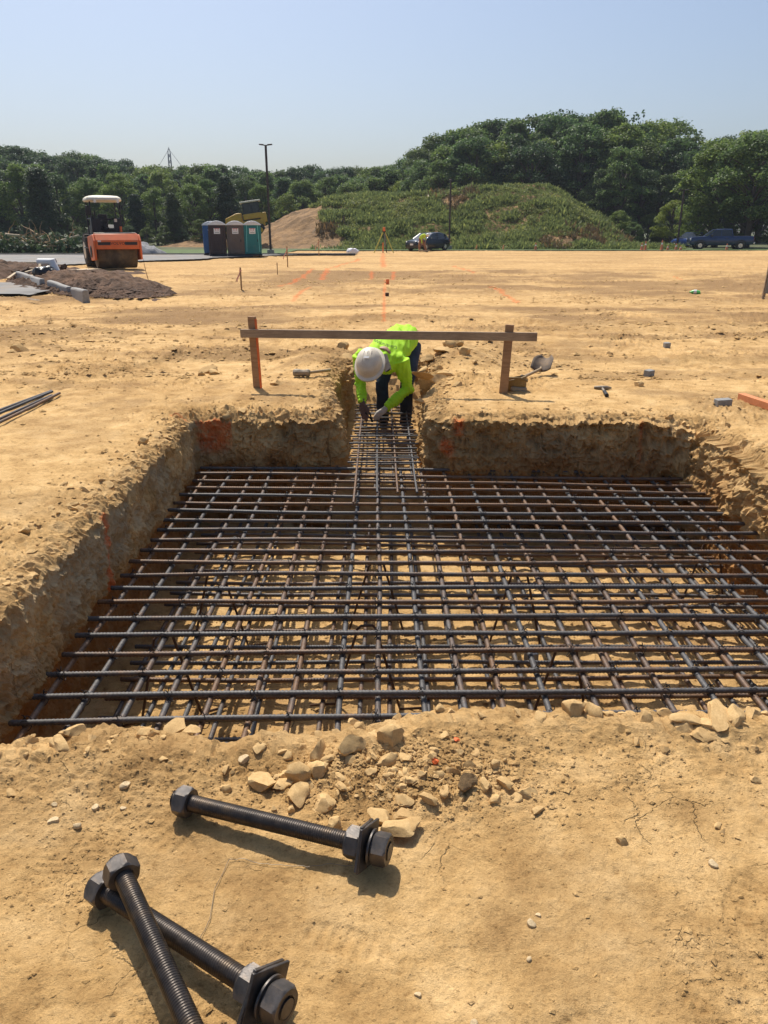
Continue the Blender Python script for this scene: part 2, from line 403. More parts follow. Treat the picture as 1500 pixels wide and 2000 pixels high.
    for fx, fy, fa, fl in ((.42, 1.18, .5, .10), (-.1, 1.42, -.3, .12), (.95, 1.55, .9, .12), (.75, 1.95, .4, .12), (-.62, 1.75, -.5, .11)):
        c, s = math.cos(fa), math.sin(fa); u = (x - fx) * c + (y - fy) * s; v = -(x - fx) * s + (y - fy) * c
        m = sstep(1.1, .8, np.sqrt((u / fl) ** 2 + (v / .045) ** 2))
        z = z - m * (.004 + .003 * sstep(-.2, .4, np.sin(u * 190)))
    return z
# orange marking paint: polylines on the ground, pixel pairs of the photograph put on the ground plane
PAINT = []
for pts, w in ([[(748, 495), (748, 522)], .16], [[(752, 548), (750, 600), (750, 632)], .05], [[(725, 530), (725, 545)], .10], [[(768, 532), (768, 548)], .10],
               [[(700, 507), (690, 512), (640, 525), (628, 548)], .16], [[(610, 527), (590, 545), (548, 562)], .14], [[(606, 565), (585, 572), (570, 588)], .11],
               [[(885, 520), (925, 533)], .14], [[(960, 560), (985, 575), (1010, 590)], .10], [[(335, 803), (372, 808)], .03], [[(985, 494), (1005, 494)], .2], [[(1315, 540), (1335, 548)], .05]):
    PAINT.append(([gp(*p) for p in pts], w))
def paint_mask(x, y):
    r = np.zeros(x.shape)
    for pts, w in PAINT:
        for a, b in zip(pts, pts[1:]):
            ex, ey = b.x - a.x, b.y - a.y
            L = max(1e-6, ex * ex + ey * ey); t = np.clip(((x - a.x) * ex + (y - a.y) * ey) / L, 0, 1)
            d = np.hypot(x - a.x - t * ex, y - a.y - t * ey); r = np.maximum(r, sstep(w * 1.1, w * .25, d + w * .5 * vn2(x * 9, y * 9, 5)))
    return r * .55
def moist_mask(x, y, sd):
    far = sstep(8.0, 12, y) * (1 - sstep(31 + 4 * vn2(x * .09, y * 0, 3), 36 + 4 * vn2(x * .09, y * 0, 3), y)) * sstep(-16, -6, x + .12 * y)
    n = fbm2(x * .26 + 2, y * .45, 5, 91, .6)
    m = far * (sstep(-.12, .3, n) * .78 + .12)
    m = np.maximum(m, .85 * sstep(19, 24, y) * (1 - sstep(31, 36, y)) * sstep(-9, -3, x) * sstep(-.45, .25, fbm2(x * .35, y * .7, 5, 97, .6)))
    rid = (1 - np.abs(vn2(x * .11 + 3 + .25 * vn2(x * .5, y * .5, 4), y * .42 + x * .03, 21))) ** 6
    m = np.maximum(m, sstep(8.5, 11, y) * (1 - sstep(36, 44, y)) * rid * (.35 + .55 * sstep(-.4, .4, fbm2(x * .9, y * 2.2, 3, 192))))
    m = np.maximum(m, sstep(8.6, 10.5, y) * (1 - sstep(17, 20, y)) * .75 * sstep(.12, .42, fbm2(x * .5 + 9, y * 1.3, 4, 193)))
    m = np.maximum(m, .35 * np.exp(-np.maximum(sd, 0) / .22) * sstep(2.6, 3.2, y) * (.4 + .6 * sstep(-.2, .3, vn2(x * 5, y * 5, 6))))
    m = np.maximum(m, (.34 + .25 * sstep(7, 8, y)) * sstep(-.05, .45, fbm2(x * 1.1, y * 1.5, 5, 98, .6)) * (1 - sstep(13, 16, y)))
    m = np.maximum(m, .33 * np.clip(gauss(x, y, .1, 1.95, .55, .25) + gauss(x, y, -1.1, 1.9, .5, .3), 0, 1) * sstep(-.3, .35, fbm2(x * 7, y * 7, 3, 99)))
    m = np.maximum(m, .06 + .12 * sstep(14, 30, y) + .22 * sstep(-.1, .4, fbm2(x * .12, y * .5, 4, 191)) * sstep(30, 36, y)) * 1.0
    return np.clip(m, 0, 1)
def soil_cols(x, y, sd):
    c = np.zeros((len(x), 4), np.float32); c[:, 0] = moist_mask(x, y, sd); c[:, 1] = paint_mask(x, y); return c

def build_ground():
    ys = [-2.5, -1.5, -.6, 0., .3, .45, .55]
    while ys[-1] < 100: ys.append(ys[-1] + max(.0042, (ys[-1] ** 2 + 2.7) / 1267 * .95))
    ys = np.array(ys); far = np.array([130, 180, 260, 360, 480.]); ys = np.concatenate([ys, far])
    NC = 820; u = np.linspace(-1, 1, NC)
    hw = np.where(ys < 100, np.maximum(ys, .55) * .60 + .95, 200.)
    X = u[None, :] * hw[:, None]; Y = np.repeat(ys[:, None], NC, 1)
    sd = sdist(X, Y); x = X.ravel(); y = Y.ravel()
    z = ground_z(x, y, sd); z = np.where(y > 75, -.04, z)
    v = np.stack([x, y, z], 1); col = soil_cols(x, y, sd)
    nr = len(ys); idx = np.arange(nr * NC).reshape(nr, NC)
    q = np.stack([idx[:-1, :-1], idx[:-1, 1:], idx[1:, 1:], idx[1:, :-1]], -1).reshape(-1, 4)
    keep = (sd[q] > .075).all(1); q = q[keep]
    o = link('ground', np_mesh('ground', v, q, col), SOIL); struct(o, 'trampled tan soil of the building site'); return o
ground = build_ground()
def gz(x, y):
    x = np.atleast_1d(np.asarray(x, float)); y = np.atleast_1d(np.asarray(y, float)); return ground_z(x, y, sdist(x, y))
def gz1(x, y): return float(gz(x, y)[0])

PIT_Z = -1.20; TRENCH_Z = -.74
def build_pit_walls():
    n = len(OUT); trench = sstep(7.15, 7.6, OUT[:, 1]) * sstep(.95, .7, np.abs(OUT[:, 0]))
    depth = np.where(trench > .5, TRENCH_Z - .12, PIT_Z - .1)
    prof = [(.17, 'a', -.010), (.15, 'a', -.004), (.125, 'a', .004), (.10, 'a', .006), (.075, 'a', .006), (.05, 'a', .005), (.03, 'a', .003), (.012, 'a', 0), (.0, 'a', -.008)]
    NW = 84; rows = []; cols = []
    for off, _, dz in prof:
        p = OUT + NRM * off; sd = np.full(n, max(off, .0)); z = ground_z(p[:, 0], p[:, 1], sd) + dz
        rows.append(np.stack([p[:, 0], p[:, 1], z], 1)); c = soil_cols(p[:, 0], p[:, 1], sd); cols.append(c)
    z0 = rows[-1][:, 2]
    leftw = sstep(-1.3, -1.7, OUT[:, 0]) * sstep(2.5, 3, OUT[:, 1]); rightw = sstep(2.7, 2.95, OUT[:, 0]); farw = sstep(6.9, 7.1, OUT[:, 1]) * (1 - trench) * (1 - leftw) * (1 - rightw)
    for k in range(1, NW + 1):
        t = k / NW; z = z0 + (depth - z0) * t; d = -z
        off = -.02 - .035 * trench * np.minimum(d / .5, 1) * 2.2
        off = off - rightw * .16 * (1 - sstep(.0, .5, d)) * 0 + rightw * (-.05 - .10 * sstep(.05, .45, d)) - farw * .03
        under = sstep(.56, .68, d + .05 * vn2(OUT[:, 0] * 3, OUT[:, 1] * 3, 8)); off = off + under * (1 - trench) * (.06 + .05 * leftw)
        p = OUT + NRM * np.asarray(off)[:, None]
        x, y = p[:, 0], p[:, 1]; am = sstep(0, .05, d)
        rg = fbm3(x * 4, y * 4, z * 5, 4, 101, .55); ch = np.abs(vn3(x * 9, y * 9, z * 9, 103)) + .6 * np.abs(vn3(x * 22, y * 22, z * 22, 104)) + .5 * np.abs(vn3(x * 46, y * 46, z * 40, 105))
        amp = .070 * (1 + .6 * rightw + .5 * farw) * (1 - .45 * under) * (1 - .45 * leftw * sstep(.5, .1, d))
        wx, wy, wz = x * 11, y * 11, z * 8; cell = np.abs(vn3(np.floor(wx + .6 * vn3(wx, wy, wz, 131)), np.floor(wy), np.floor(wz + .7 * vn3(wz, wx, wy, 132)), 133))
        teeth = np.abs(np.sin((x + y) * 24 + 3 * vn3(x * 2, y * 2, z * 1, 134))) ** 3
        disp = am * (.022 * (cell - .5) * (1 - .5 * leftw) - .014 * teeth * sstep(-.1, .4, vn3(x * 1.5, y * 1.5, z, 135))) + am * amp * (rg * .8 + (ch - .8) * .75)
        p = p + NRM * disp[:, None]
        rows.append(np.stack([p[:, 0], p[:, 1], z + am * .012 * vn3(x * 12, y * 12, z * 12, 107)], 1))
        c = np.zeros((n, 4), np.float32)
        nn = fbm3(x * 2.5, y * 2.5, z * 3.5, 4, 110)
        # the dug face is damp clay, tan at the top, with grey smears and red clay low down
        c[:, 0] = np.clip((.18 + .22 * farw + .5 * nn + .25 * sstep(.3, .8, d)) * sstep(.0, .08, d), 0, .8)
        c[:, 2] = np.clip((leftw * .6 + farw * .22 * sstep(.3, 2, OUT[:, 0]) + .08 * farw) * sstep(.05, .14, d) * sstep(.60, .35, d) * sstep(-.25, .25, nn + .15), 0, .9)
        c[:, 3] = np.clip(under * (.75 + .3 * nn) + (farw + rightw) * sstep(.28, .5, d) * sstep(-.3, .3, nn) * .6, 0, .95)
        pn = .5 + .5 * vn3(x * 8, y * 8, z * 8, 120)
        for (cx, cy, w, d0, d1, sl) in ((-1.83, 4.66, .06, .03, .62, .10), (-1.60, 7.4, .05, .0, .24, -.2), (-1.70, 7.4, .085, .22, .44, -.2), (.72, 7.2, .06, .02, .18, 0), (.60, 7.25, .07, .24, .40, .1), (2.42, 7.1, .035, .0, .42, .03)):
            al = np.where(leftw > .5, np.abs(y - cy + sl * d) + np.where(np.abs(x - cx) > .25, 9, 0), np.hypot(x - cx - sl * d, (y - cy) * .5))
            c[:, 1] = np.maximum(c[:, 1], sstep(w * 1.15, w * .4, al + w * .35 * (pn - .5)) * sstep(d0 - .04, d0 + .03, d) * sstep(d1 + .05, d1 - .05, d) * .75)
        cols.append(c)
    v = np.concatenate(rows); col = np.concatenate(cols); m = len(rows)
    i = np.arange(n); q = []
    for k in range(m - 1):
        q.append(np.stack([k * n + i, (k + 1) * n + i, (k + 1) * n + (i + 1) % n, k * n + (i + 1) % n], 1))
    q = np.concatenate(q)[:, ::-1]
    o = link('pit_wall', np_mesh('pit_wall', v, q, col, False), SOIL); struct(o, 'dug clay sides of the footing pit and trench'); return o
build_pit_walls()
def build_floor(name, x0, x1, y0, y1, z0, st, label, red):
    nx = int((x1 - x0) / st) + 1; ny = int((y1 - y0) / st) + 1
    X, Y = np.meshgrid(np.linspace(x0, x1, nx), np.linspace(y0, y1, ny)); x, y = X.ravel(), Y.ravel()
    z = z0 + .03 * fbm2(x * 1.6, y * 1.6, 3, 201) + .022 * (np.abs(vn2(x * 8, y * 8, 203)) - .4) + .010 * fbm2(x * 24, y * 24, 2, 205)
    if name == 'trench_floor':
        f = sstep(y0 + .10, y0 + .02, y); z = z - f * .6; z = z + .10 * sstep(8.8, 9.6, y) + .5 * sstep(9.5, 10.5, y)
    c = np.zeros((len(x), 4), np.float32); c[:, 0] = np.clip(.10 + .30 * fbm2(x * 1.3, y * 1.3, 3, 207), 0, 1); c[:, 3] = red * sstep(.0, .5, fbm2(x * 1.1, y * 1.1, 3, 209))
    idx = np.arange(nx * ny).reshape(ny, nx); q = np.stack([idx[:-1, :-1], idx[:-1, 1:], idx[1:, 1:], idx[1:, :-1]], -1).reshape(-1, 4)
    struct(link(name, np_mesh(name, np.stack([x, y, z], 1), q, c), SOIL), label)
build_floor('pit_floor', -2.15, 3.3, 2.0, 7.6, PIT_Z, .022, 'clay floor of the pit under the rebar', .25)
build_floor('trench_floor', -.75, .75, 7.28, 10.7, TRENCH_Z, .022, 'clay floor of the narrow trench', .15)
# ------------------------------------------------------------------ reinforcing steel
def rebar_mesh(name, L, r, n=10, pitch=.0195, bow=0.0, seed=0, lo=False):
    """ribbed bar along +X from 0 to L"""
    m = int(L / (pitch / 2)) if not lo else int(L / .12); rnd = random.Random(seed)
    ph = [rnd.uniform(0, 6.28) for _ in range(4)]
    i = np.arange(m + 1); th = np.arange(n) / n * 2 * math.pi
    rr = np.where(i % 2 == 0, r * .88, r * 1.16)[:, None] * np.ones(n)[None, :]
    if lo: rr[:] = r
    rr[:, 0] = r * 1.10; rr[:, n // 2] = r * 1.10
    rr[0] = r * .9; rr[-1] = r * .9
    x = (i / m * L)[:, None] + (0 if lo else 1) * .35 * pitch * np.cos(th * 1.0)[None, :] * ((i > 0) & (i < m))[:, None]
    bx = i / m * L
    cy = bow * (np.sin(bx * 1.3 + ph[0]) + .5 * np.sin(bx * 2.9 + ph[1])); cz = bow * .6 * (np.sin(bx * 1.7 + ph[2]) + .5 * np.sin(bx * 3.3 + ph[3]))
    y = cy[:, None] + rr * np.cos(th)[None, :]; z = cz[:, None] + rr * np.sin(th)[None, :]
    v = np.stack([x, y, z], -1).reshape(-1, 3)
    v = np.concatenate([v, [[0, cy[0], cz[0]], [L, cy[-1], cz[-1]]]])
    idx = np.arange((m + 1) * n).reshape(m + 1, n); j = (np.arange(n) + 1) % n
    q = np.stack([idx[:-1], idx[1:], idx[1:][:, j], idx[:-1][:, j]], -1).reshape(-1, 4)[:, ::-1]
    c0, c1 = (m + 1) * n, (m + 1) * n + 1
    cap = np.concatenate([np.stack([np.full(n, c0), idx[0][j], idx[0], idx[0]], 1), np.stack([np.full(n, c1), idx[-1], idx[-1][j], idx[-1][j]], 1)])
    me = bpy.data.meshes.new(name); tri = [tuple(t) for t in q.tolist()] + [(c0, int(b), int(a)) for a, b in zip(idx[0], idx[0][j])][::-1] + [(c1, int(a), int(b)) for a, b in zip(idx[-1], idx[-1][j])]
    me.from_pydata(v.tolist(), [], tri); me.polygons.foreach_set('use_smooth', [True] * len(me.polygons)); me.materials.append(M['rebar']); me.update()
    return me
BAR_R = .0145
def place_bar(name, me, L, a, b, parent):
    a, b = Vector(a), Vector(b); o = link(name, me, None, parent); d = b - a
    o.location = a; q = d.to_track_quat('X', 'Z') @ Quaternion((1, 0, 0), random.uniform(0, 6.28))
    o.rotation_mode = 'QUATERNION'; o.rotation_quaternion = q; o.scale = (d.length / L, 1, 1); return o
def knot_mesh():
    m = MB(); r = BAR_R
    for k in range(2):
        pts = []
        for i in range(13):
            a = i / 12 * 2 * math.pi; pts.append((math.cos(a) * r * 1.5 + (k - .5) * .008, math.sin(a) * r * 1.4 * (1 if k else -1), math.sin(a) * r * 2.0 - r * .6))
        m.tube(pts, .0022, 5)
    m.tube([(0, 0, r * 1.2), (.006, -.006, r * 2.3), (.014, -.004, r * 2.7)], .0025, 5)
    m.tube([(0, 0, r * 1.2), (-.004, .006, r * 2.2), (-.002, .016, r * 2.5)], .0025, 5)
    me = m.mesh('tie_wire'); me.materials.append(M['tie']); return me
KNOT = knot_mesh()
TOP_Z = -.55; LOW_Z = -1.07
Xl0, Xl1, NX = -1.70, 2.92, 23
LW_X = [Xl0 + (Xl1 - Xl0) * i / (NX - 1) + random.uniform(-.02, .02) for i in range(NX)]
NT = 23
def row_y(i, x):
    """transverse bar i (0 far) crosses x here"""
    a = 7.28 - .2095 * i; b = 7.09 - .1945 * i; t = (x + 1.78) / 4.7; return a + (b - a) * t
TR = [rebar_mesh('transverse_bar', 4.75, BAR_R, bow=.007, seed=i) for i in range(3)]
LW = [rebar_mesh('lengthwise_bar', 4.7, BAR_R, bow=.008, seed=10 + i) for i in range(3)]
def mat_grid(name, z, dx, dy, label, knots, xa=-1.80, xb=2.98, y0=2.58, y1=7.34, ntr=NT):
    root = empty(name, (.6, 5, z)); tag(root, label, 'rebar mat'); bpy.context.view_layer.update()
    inv = Vector((.6, 5, z)); k = 0
    for i in range(ntr):
        e0 = xa + random.uniform(-.03, .03); e1 = xb + random.uniform(-.05, .05)
        place_bar('transverse_bar', TR[i % 3], 4.75, Vector((e0, row_y(i, e0) + dy, z)) - inv, Vector((e1, row_y(i, e1) + dy, z)) - inv, root)
    for j, x in enumerate(LW_X):
        a = y0 + random.uniform(-.03, .03); b = y1 + random.uniform(-.03, .02); sk = random.uniform(-.02, .02)
        place_bar('lengthwise_bar', LW[j % 3], 4.7, Vector((x + dx - sk, a, z - 2 * BAR_R)) - inv, Vector((x + dx + sk, min(b, 7.13 + .0 if x > 1.2 else b), z - 2 * BAR_R)) - inv, root)
    if knots:
        for i in range(ntr):
            for j, x in enumerate(LW_X):
                if (i + j) % 2 == 0 or random.random() < .08:
                    o = link('tie_wire', KNOT, None, root, Vector((x + dx, row_y(i, x) + dy, z)) - inv, (0, 0, random.choice((0, 1.57, 3.14)) + random.uniform(-.3, .3)))
    return root
mat_grid('rebar_mat', TOP_Z, 0, 0, 'upper grid of tied ribbed steel bars across the pit', True)
mat_grid('rebar_mat', LOW_Z, .085, -.07, 'lower rebar grid seen through the upper one, near the pit floor', False, xa=-1.72, xb=2.95, y0=2.62, y1=7.22)
# bent standees carrying the upper mat
SB = []
def standee(px_, py_, spread, lean, rotz, label):
    p = gp(px_, py_, TOP_Z - .05); root = MB()
    h = -(PIT_Z + .03 - (TOP_Z - .045))
    pts = [(-spread - .16, lean, -h), (-spread, lean, -h), (-spread * .97, lean * .95, -h + .03), (-.055, 0, -.02), (-.035, 0, 0), (.035, 0, 0), (.055, 0, -.02), (spread * .97, -lean * .95, -h + .03), (spread, -lean, -h), (spread + .16, -lean, -h)]
    o = root.build('rebar_standee', M['rust_dark'], None, True); o.data.clear_geometry()
    b = MB().tube(pts, .0085, 8); me = b.mesh('rebar_standee', True); me.materials.append(M['rust_dark']); o.data = me
    o.location = p; o.rotation_euler = (0, 0, rotz); tag(o, label, 'rebar standee', 'bent bars holding up the upper mat')
standee(716, 1222, .20, .05, .1, 'rusty bent standee bar under the middle of the grid, nearest the rubble')
standee(1107, 1262, .17, .04, -.2, 'rusty bent standee bar near the front right of the grid')
standee(735, 1100, .20, .06, .15, 'rusty bent standee bar in the middle of the grid, behind the front middle one')
standee(1015, 1120, .18, .03, -.1, 'rusty bent standee bar right of centre halfway along the grid')
standee(1392, 1050, .16, .03, .1, 'rusty bent standee bar by the right wall of the pit')
standee(420, 1120, .19, .05, .25, 'rusty bent standee bar left of centre halfway along the grid')
standee(318, 1240, .17, .05, .5, 'rusty bent standee bar near the front left of the grid')
# narrow cage in the trench, lapped over the upper mat
CZ = -.455
cage = empty('trench_rebar_cage', (0, 7.2, CZ)); tag(cage, 'narrow ladder of thin rebar running from the pit into the trench', 'rebar cage')
CB = rebar_mesh('long_bar', 3.3, .0095, 8, .013, .003, 31); CT = rebar_mesh('cross_bar', .66, .0085, 8, .013, .002, 32)
iv = Vector((0, 7.2, CZ))
for k, (xp, yp) in enumerate(((690, 982), (737, 962), (777, 962), (815, 962))):
    e = gp(xp, yp, CZ); xf = (-.27, -.085, .09, .27)[k]
    place_bar('long_bar', CB, 3.3, e - iv, Vector((xf, 9.75, CZ + .03)) - iv, cage)
    place_bar('long_bar', CB, 3.3, Vector((xf * 1.02, 6.75 + .1 * k, CZ - .17)) - iv, Vector((xf, 9.8, CZ - .15)) - iv, cage)
yy = 7.08; k = 0
while yy < 9.7:
    for zz in (CZ + .016, CZ - .155):
        w = .335 + random.uniform(-.02, .03); t = random.uniform(-.02, .02)
        place_bar('cross_bar', CT, .66, Vector((-w, yy - t, zz + .003 * k % .02)) - iv, Vector((w, yy + t, zz + .003 * k % .02)) - iv, cage)
    for xf in (-.27, -.085, .09, .27):
        if random.random() < .5: link('tie_wire', KNOT, None, cage, Vector((xf, yy, CZ + .006)) - iv, (0, 0, random.uniform(0, 3))).scale = (.65,) * 3
    yy += .145 + random.uniform(-.02, .03); k += 1
# loose bars on the ground at the left
root = None
SBAR = rebar_mesh('loose_rebar', 2.6, .0125, 10, .016, .003, 41)
for k, (x1, y1, x0, y0, lab) in enumerate(((101, 769, -160, 868, 'loose rebar on the soil at the left edge, rearmost of the four'), (104, 775, -160, 884, 'loose rebar on the soil at the left edge, second from the back'),
                                           (103, 778, -160, 893, 'loose rebar on the soil at the left edge, third from the back'), (118, 773, -160, 908, 'loose rebar on the soil at the left edge, nearest and farthest right'))):
    a = gp(x1, y1); b = gp(x0, y0); zz = .03 + (.024 if k == 1 else 0)
    d = (b - a).normalized() * 2.6; a.z = zz; b = a + d; b.z = zz - .004
    o = link('loose_rebar', SBAR, None); o.location = a; o.rotation_mode = 'QUATERNION'; o.rotation_quaternion = (b - a).to_track_quat('X', 'Z') @ Quaternion((1, 0, 0), k)
    tag(o, lab, 'rebar', 'loose bars at the left edge')
# ------------------------------------------------------------------ clods, stones and crumbs
def rock_mesh(name, seed, flat=.7, sub=3, amp=.10, cuts=13, mat=SOIL, tone=0.0):
    bm = bmesh.new(); bmesh.ops.create_icosphere(bm, subdivisions=sub, radius=1)
    rnd = random.Random(seed); v = np.array([x.co[:] for x in bm.verts])
    for _ in range(cuts):
        n = np.array([rnd.gauss(0, 1), rnd.gauss(0, 1), rnd.gauss(0, .8)]); n /= np.linalg.norm(n); h = rnd.uniform(.38, .74)
        d = v @ n; k = d > h; v[k] -= n * (d[k] - h)[:, None]
    v += v * (amp * fbm3(v[:, 0] * 2.9 + seed, v[:, 1] * 2.9, v[:, 2] * 2.9, 3, seed, .62))[:, None]
    v[:, 0] *= rnd.uniform(.85, 1.25); v[:, 1] *= rnd.uniform(.7, 1.0); v[:, 2] *= flat
    for a, b in zip(bm.verts, v): a.co = b
    me = bpy.data.meshes.new(name); bm.to_mesh(me); bm.free()
    ca = me.color_attributes.new('soil', 'FLOAT_COLOR', 'POINT'); ca.data.foreach_set('color', np.tile(np.array([tone, 0, 0, 0], np.float32), len(me.vertices)))
    me.polygons.foreach_set('use_smooth', [True] * len(me.polygons)); me.set_sharp_from_angle(angle=R(30)); me.materials.append(mat); return me
def clod_material():
    m, nt, b = new_mat('dry_clod'); co = coords(nt); inf = nd(nt, 'ShaderNodeObjectInfo')
    mp = nd(nt, 'ShaderNodeVectorMath', operation='ADD'); nt.links.new(co, mp.inputs[0]); nt.links.new(inf.outputs['Location'], mp.inputs[1])
    n = noise(nt, 2.2, 6, .7, mp.outputs[0]); n2 = noise(nt, 12, 4, .7, mp.outputs[0])
    c = ramp(nt, n, [(.3, (.46, .30, .135)), (.55, (.58, .395, .185)), (.78, (.66, .48, .25))])
    c = mixc(nt, .6, c, ramp(nt, n2, [(.3, (.68, .64, .58)), (.6, (1.05, 1.05, 1.03))]), 'MULTIPLY')
    c = mixc(nt, 1, c, ramp(nt, inf.outputs['Random'], [(0, (.86, .83, .80)), (.5, (1, 1, 1)), (1, (1.12, 1.10, 1.08))]), 'MULTIPLY')
    nt.links.new(c, b.inputs['Base Color']); b.inputs['Roughness'].default_value = .93; b.inputs['Specular IOR Level'].default_value = .15
    bump(nt, b, n2, .3, .004); return m
M['clod'] = clod_material()
CLODS = [rock_mesh('clod', 300 + i, (.45, .55, .7, .35, .8, .5)[i % 6], 3, .24, 11, M['clod']) for i in range(12)]
FLAKES = [rock_mesh('soil_flake', 330 + i, .24, 3, .12, 12, M['clod']) for i in range(5)]
M['pebble'] = plain('pale_pebble', (.52, .39, .22), .85, 0, .3, 3)
PEB = [rock_mesh('pebble', 350 + i, .7, 2, .05, 2, M['pebble']) for i in range(3)]
n_clod = [0]
def clod(x, y, size, me=None, sink=.3, rotz=None, tilt=.18, name='clod', z=None, scale=None):
    me = me or random.choice(CLODS); o = link('soil_flake' if me in FLAKES else name, me, None, ground)
    zz = (gz1(x, y) if z is None else z)
    o.location = (x, y, zz + size * .5 * (.34 - sink))
    o.rotation_euler = (random.uniform(-tilt, tilt), random.uniform(-tilt, tilt), random.uniform(0, 6.28) if rotz is None else rotz)
    s = size * .5; o.scale = (s * random.uniform(.9, 1.1), s * random.uniform(.85, 1.1), s * random.uniform(.85, 1.1)) if scale is None else tuple(s * k for k in scale)
    n_clod[0] += 1; return o
def pxclod(x, y, w, **kw):
    p = gp(x, y, .02); sc = (p.y * math.cos(PITCH) + CAM_H * math.sin(PITCH)) / 1500; return clod(p.x, p.y, w * sc * 1.5, **kw)
for x, y, w in ((622, 1480, 58), (512, 1530, 60), (553, 1530, 34), (580, 1554, 48), (583, 1516, 46), (622, 1512, 40), (635, 1572, 46), (785, 1558, 40), (946, 1537, 28), (730, 1448, 32),
                (765, 1461, 52), (690, 1472, 50), (755, 1489, 32), (792, 1496, 34), (722, 1512, 26), (650, 1608, 34), (705, 1432, 26), (762, 1424, 22), (505, 1478, 28), (558, 1480, 28),
                (668, 1545, 26), (600, 1535, 24), (835, 1565, 30), (870, 1550, 26), (900, 1560, 20), (880, 1510, 26), (920, 1500, 24), (970, 1560, 24), (1050, 1575, 26), (1010, 1552, 24),
                (985, 1530, 28), (1030, 1548, 30), (655, 1430, 24), (620, 1440, 22), (690, 1412, 24), (775, 1405, 18), (860, 1585, 22), (820, 1520, 24), (740, 1545, 20), (560, 1510, 26), (895, 1478, 22), (850, 1480, 20),
                (140, 1432, 40), (275, 1432, 34), (295, 1434, 24), (120, 1460, 46), (20, 1545, 24), (180, 1445, 30), (60, 1450, 24), (215, 1452, 22),
                (1340, 1428, 40), (1440, 1418, 44), (1300, 1400, 34), (1120, 1402, 44), (1165, 1400, 40), (1190, 1406, 34), (1260, 1414, 36), (1375, 1440, 40), (1470, 1404, 34), (1480, 1436, 28), (1235, 1400, 28),
                (1216, 1637, 24), (1405, 1606, 18), (1412, 1617, 14), (1060, 1410, 26), (1475, 1516, 22), (940, 1410, 20), (1010, 1402, 22), (860, 1398, 26), (880, 1402, 20)):
    pxclod(x, y, w)
for x, y, w in ((345, 1416, 60), (375, 1420, 40), (1395, 1414, 76), (1345, 1422, 52), (1425, 1422, 44), (1375, 1428, 40)): pxclod(x, y, w, me=FLAKES[w % 5], sink=.15, tilt=.12, scale=(1, .75, .95))
# cracked slab beside the anchor rod's end plate: several plates lying close together
for x, y, w in ((745, 1600, 44), (790, 1590, 40), (772, 1622, 60), (806, 1612, 40), (750, 1625, 34)): pxclod(x, y, w, me=random.choice(FLAKES), sink=-.1, tilt=.15)
for k in range(140):
    a = random.uniform(0, 6.28); r = abs(random.gauss(0, .52)); x = 770 + math.cos(a) * r * 340; y = 1522 + math.sin(a) * r * 82
    pxclod(x, y, 8 + 16 * random.random() ** 2)
for k in range(20): pxclod(random.uniform(0, 420), random.uniform(1428, 1500), random.uniform(8, 20))
for k in range(14): pxclod(random.uniform(1020, 1500), random.uniform(1395, 1470), random.uniform(8, 22))
for x, y, w in ((477, 1491, 18), (150, 1607, 14), (103, 1597, 16), (185, 1572, 13), (245, 1535, 15), (1039, 1794, 14), (1052, 1776, 8), (1395, 1677, 14), (816, 1930, 10), (1034, 1863, 9), (926, 1990, 14), (240, 1575, 9), (105, 1565, 9)):
    pxclod(x, y, w, me=random.choice(PEB), name='pebble', sink=.1)
def edge_clods(n, sel, smin, smax, dmax, flake=.4):
    ids = np.where(sel)[0]
    for k in range(n):
        i = int(random.choice(ids)); off = abs(random.gauss(0, dmax * .5)) + .02
        p = OUT[i] + NRM[i] * off; clod(float(p[0]), float(p[1]), random.uniform(smin, smax) * (1 if random.random() < .8 else 1.5), me=random.choice(FLAKES) if random.random() < flake else None, tilt=.5)
Lsel = (OUT[:, 0] < -1.6) & (OUT[:, 1] > 2.9) & (OUT[:, 1] < 7.2)
edge_clods(62, Lsel, .035, .10, .28, .55)
edge_clods(30, (OUT[:, 0] > 2.8) & (OUT[:, 1] > 3.6), .04, .10, .25, .3)
edge_clods(48, (OUT[:, 1] > 6.9) & (OUT[:, 1] < 7.45) & (np.abs(OUT[:, 0]) > .55), .035, .10, .28, .3)
edge_clods(26, (OUT[:, 1] > 7.5) & (OUT[:, 1] < 9), .04, .12, .25, .3)
for x, y, w in ((845, 742, 44), (868, 738, 26), (850, 760, 16), (865, 705, 40), (838, 712, 26), (855, 725, 24), (828, 720, 24), (678, 700, 26), (690, 720, 22), (668, 690, 30), (700, 690, 26), (880, 700, 24), (840, 690, 20),
                (820, 770, 20), (405, 722, 34), (418, 726, 26), (392, 728, 20), (40, 686, 30), (25, 690, 20), (1190, 690, 16), (890, 700, 30), (905, 712, 24), (1250, 750, 20), (925, 720, 16), (540, 748, 26)):
    pxclod(x, y, w)
pxclod(826, 755, 44, me=FLAKES[1], sink=-.6, rotz=.5, tilt=.4)
# notable single stones
o = pxclod(912, 1538, 42, me=CLODS[2], name='stone', sink=-.25, rotz=.9); o.parent = None
M['brown_stone'] = plain('brown_stone', (.30, .19, .085), .9, 0, .3, 3, .02)
o.data = o.data.copy(); o.data.materials[0] = M['brown_stone']; tag(o, 'large brown upright stone at the right of the rubble heap', 'stone')
for x, y, w, lab in ((850, 1502, 15, 'small clod sprayed bright orange in the middle of the rubble'), (891, 1458, 9, 'small clod with faint orange paint at the back of the rubble')):
    o = pxclod(x, y, w, name='painted_clod', sink=-.2); o.parent = None; o.data = o.data.copy(); o.data.materials[0] = M['orange_spray']; tag(o, lab, 'clod')

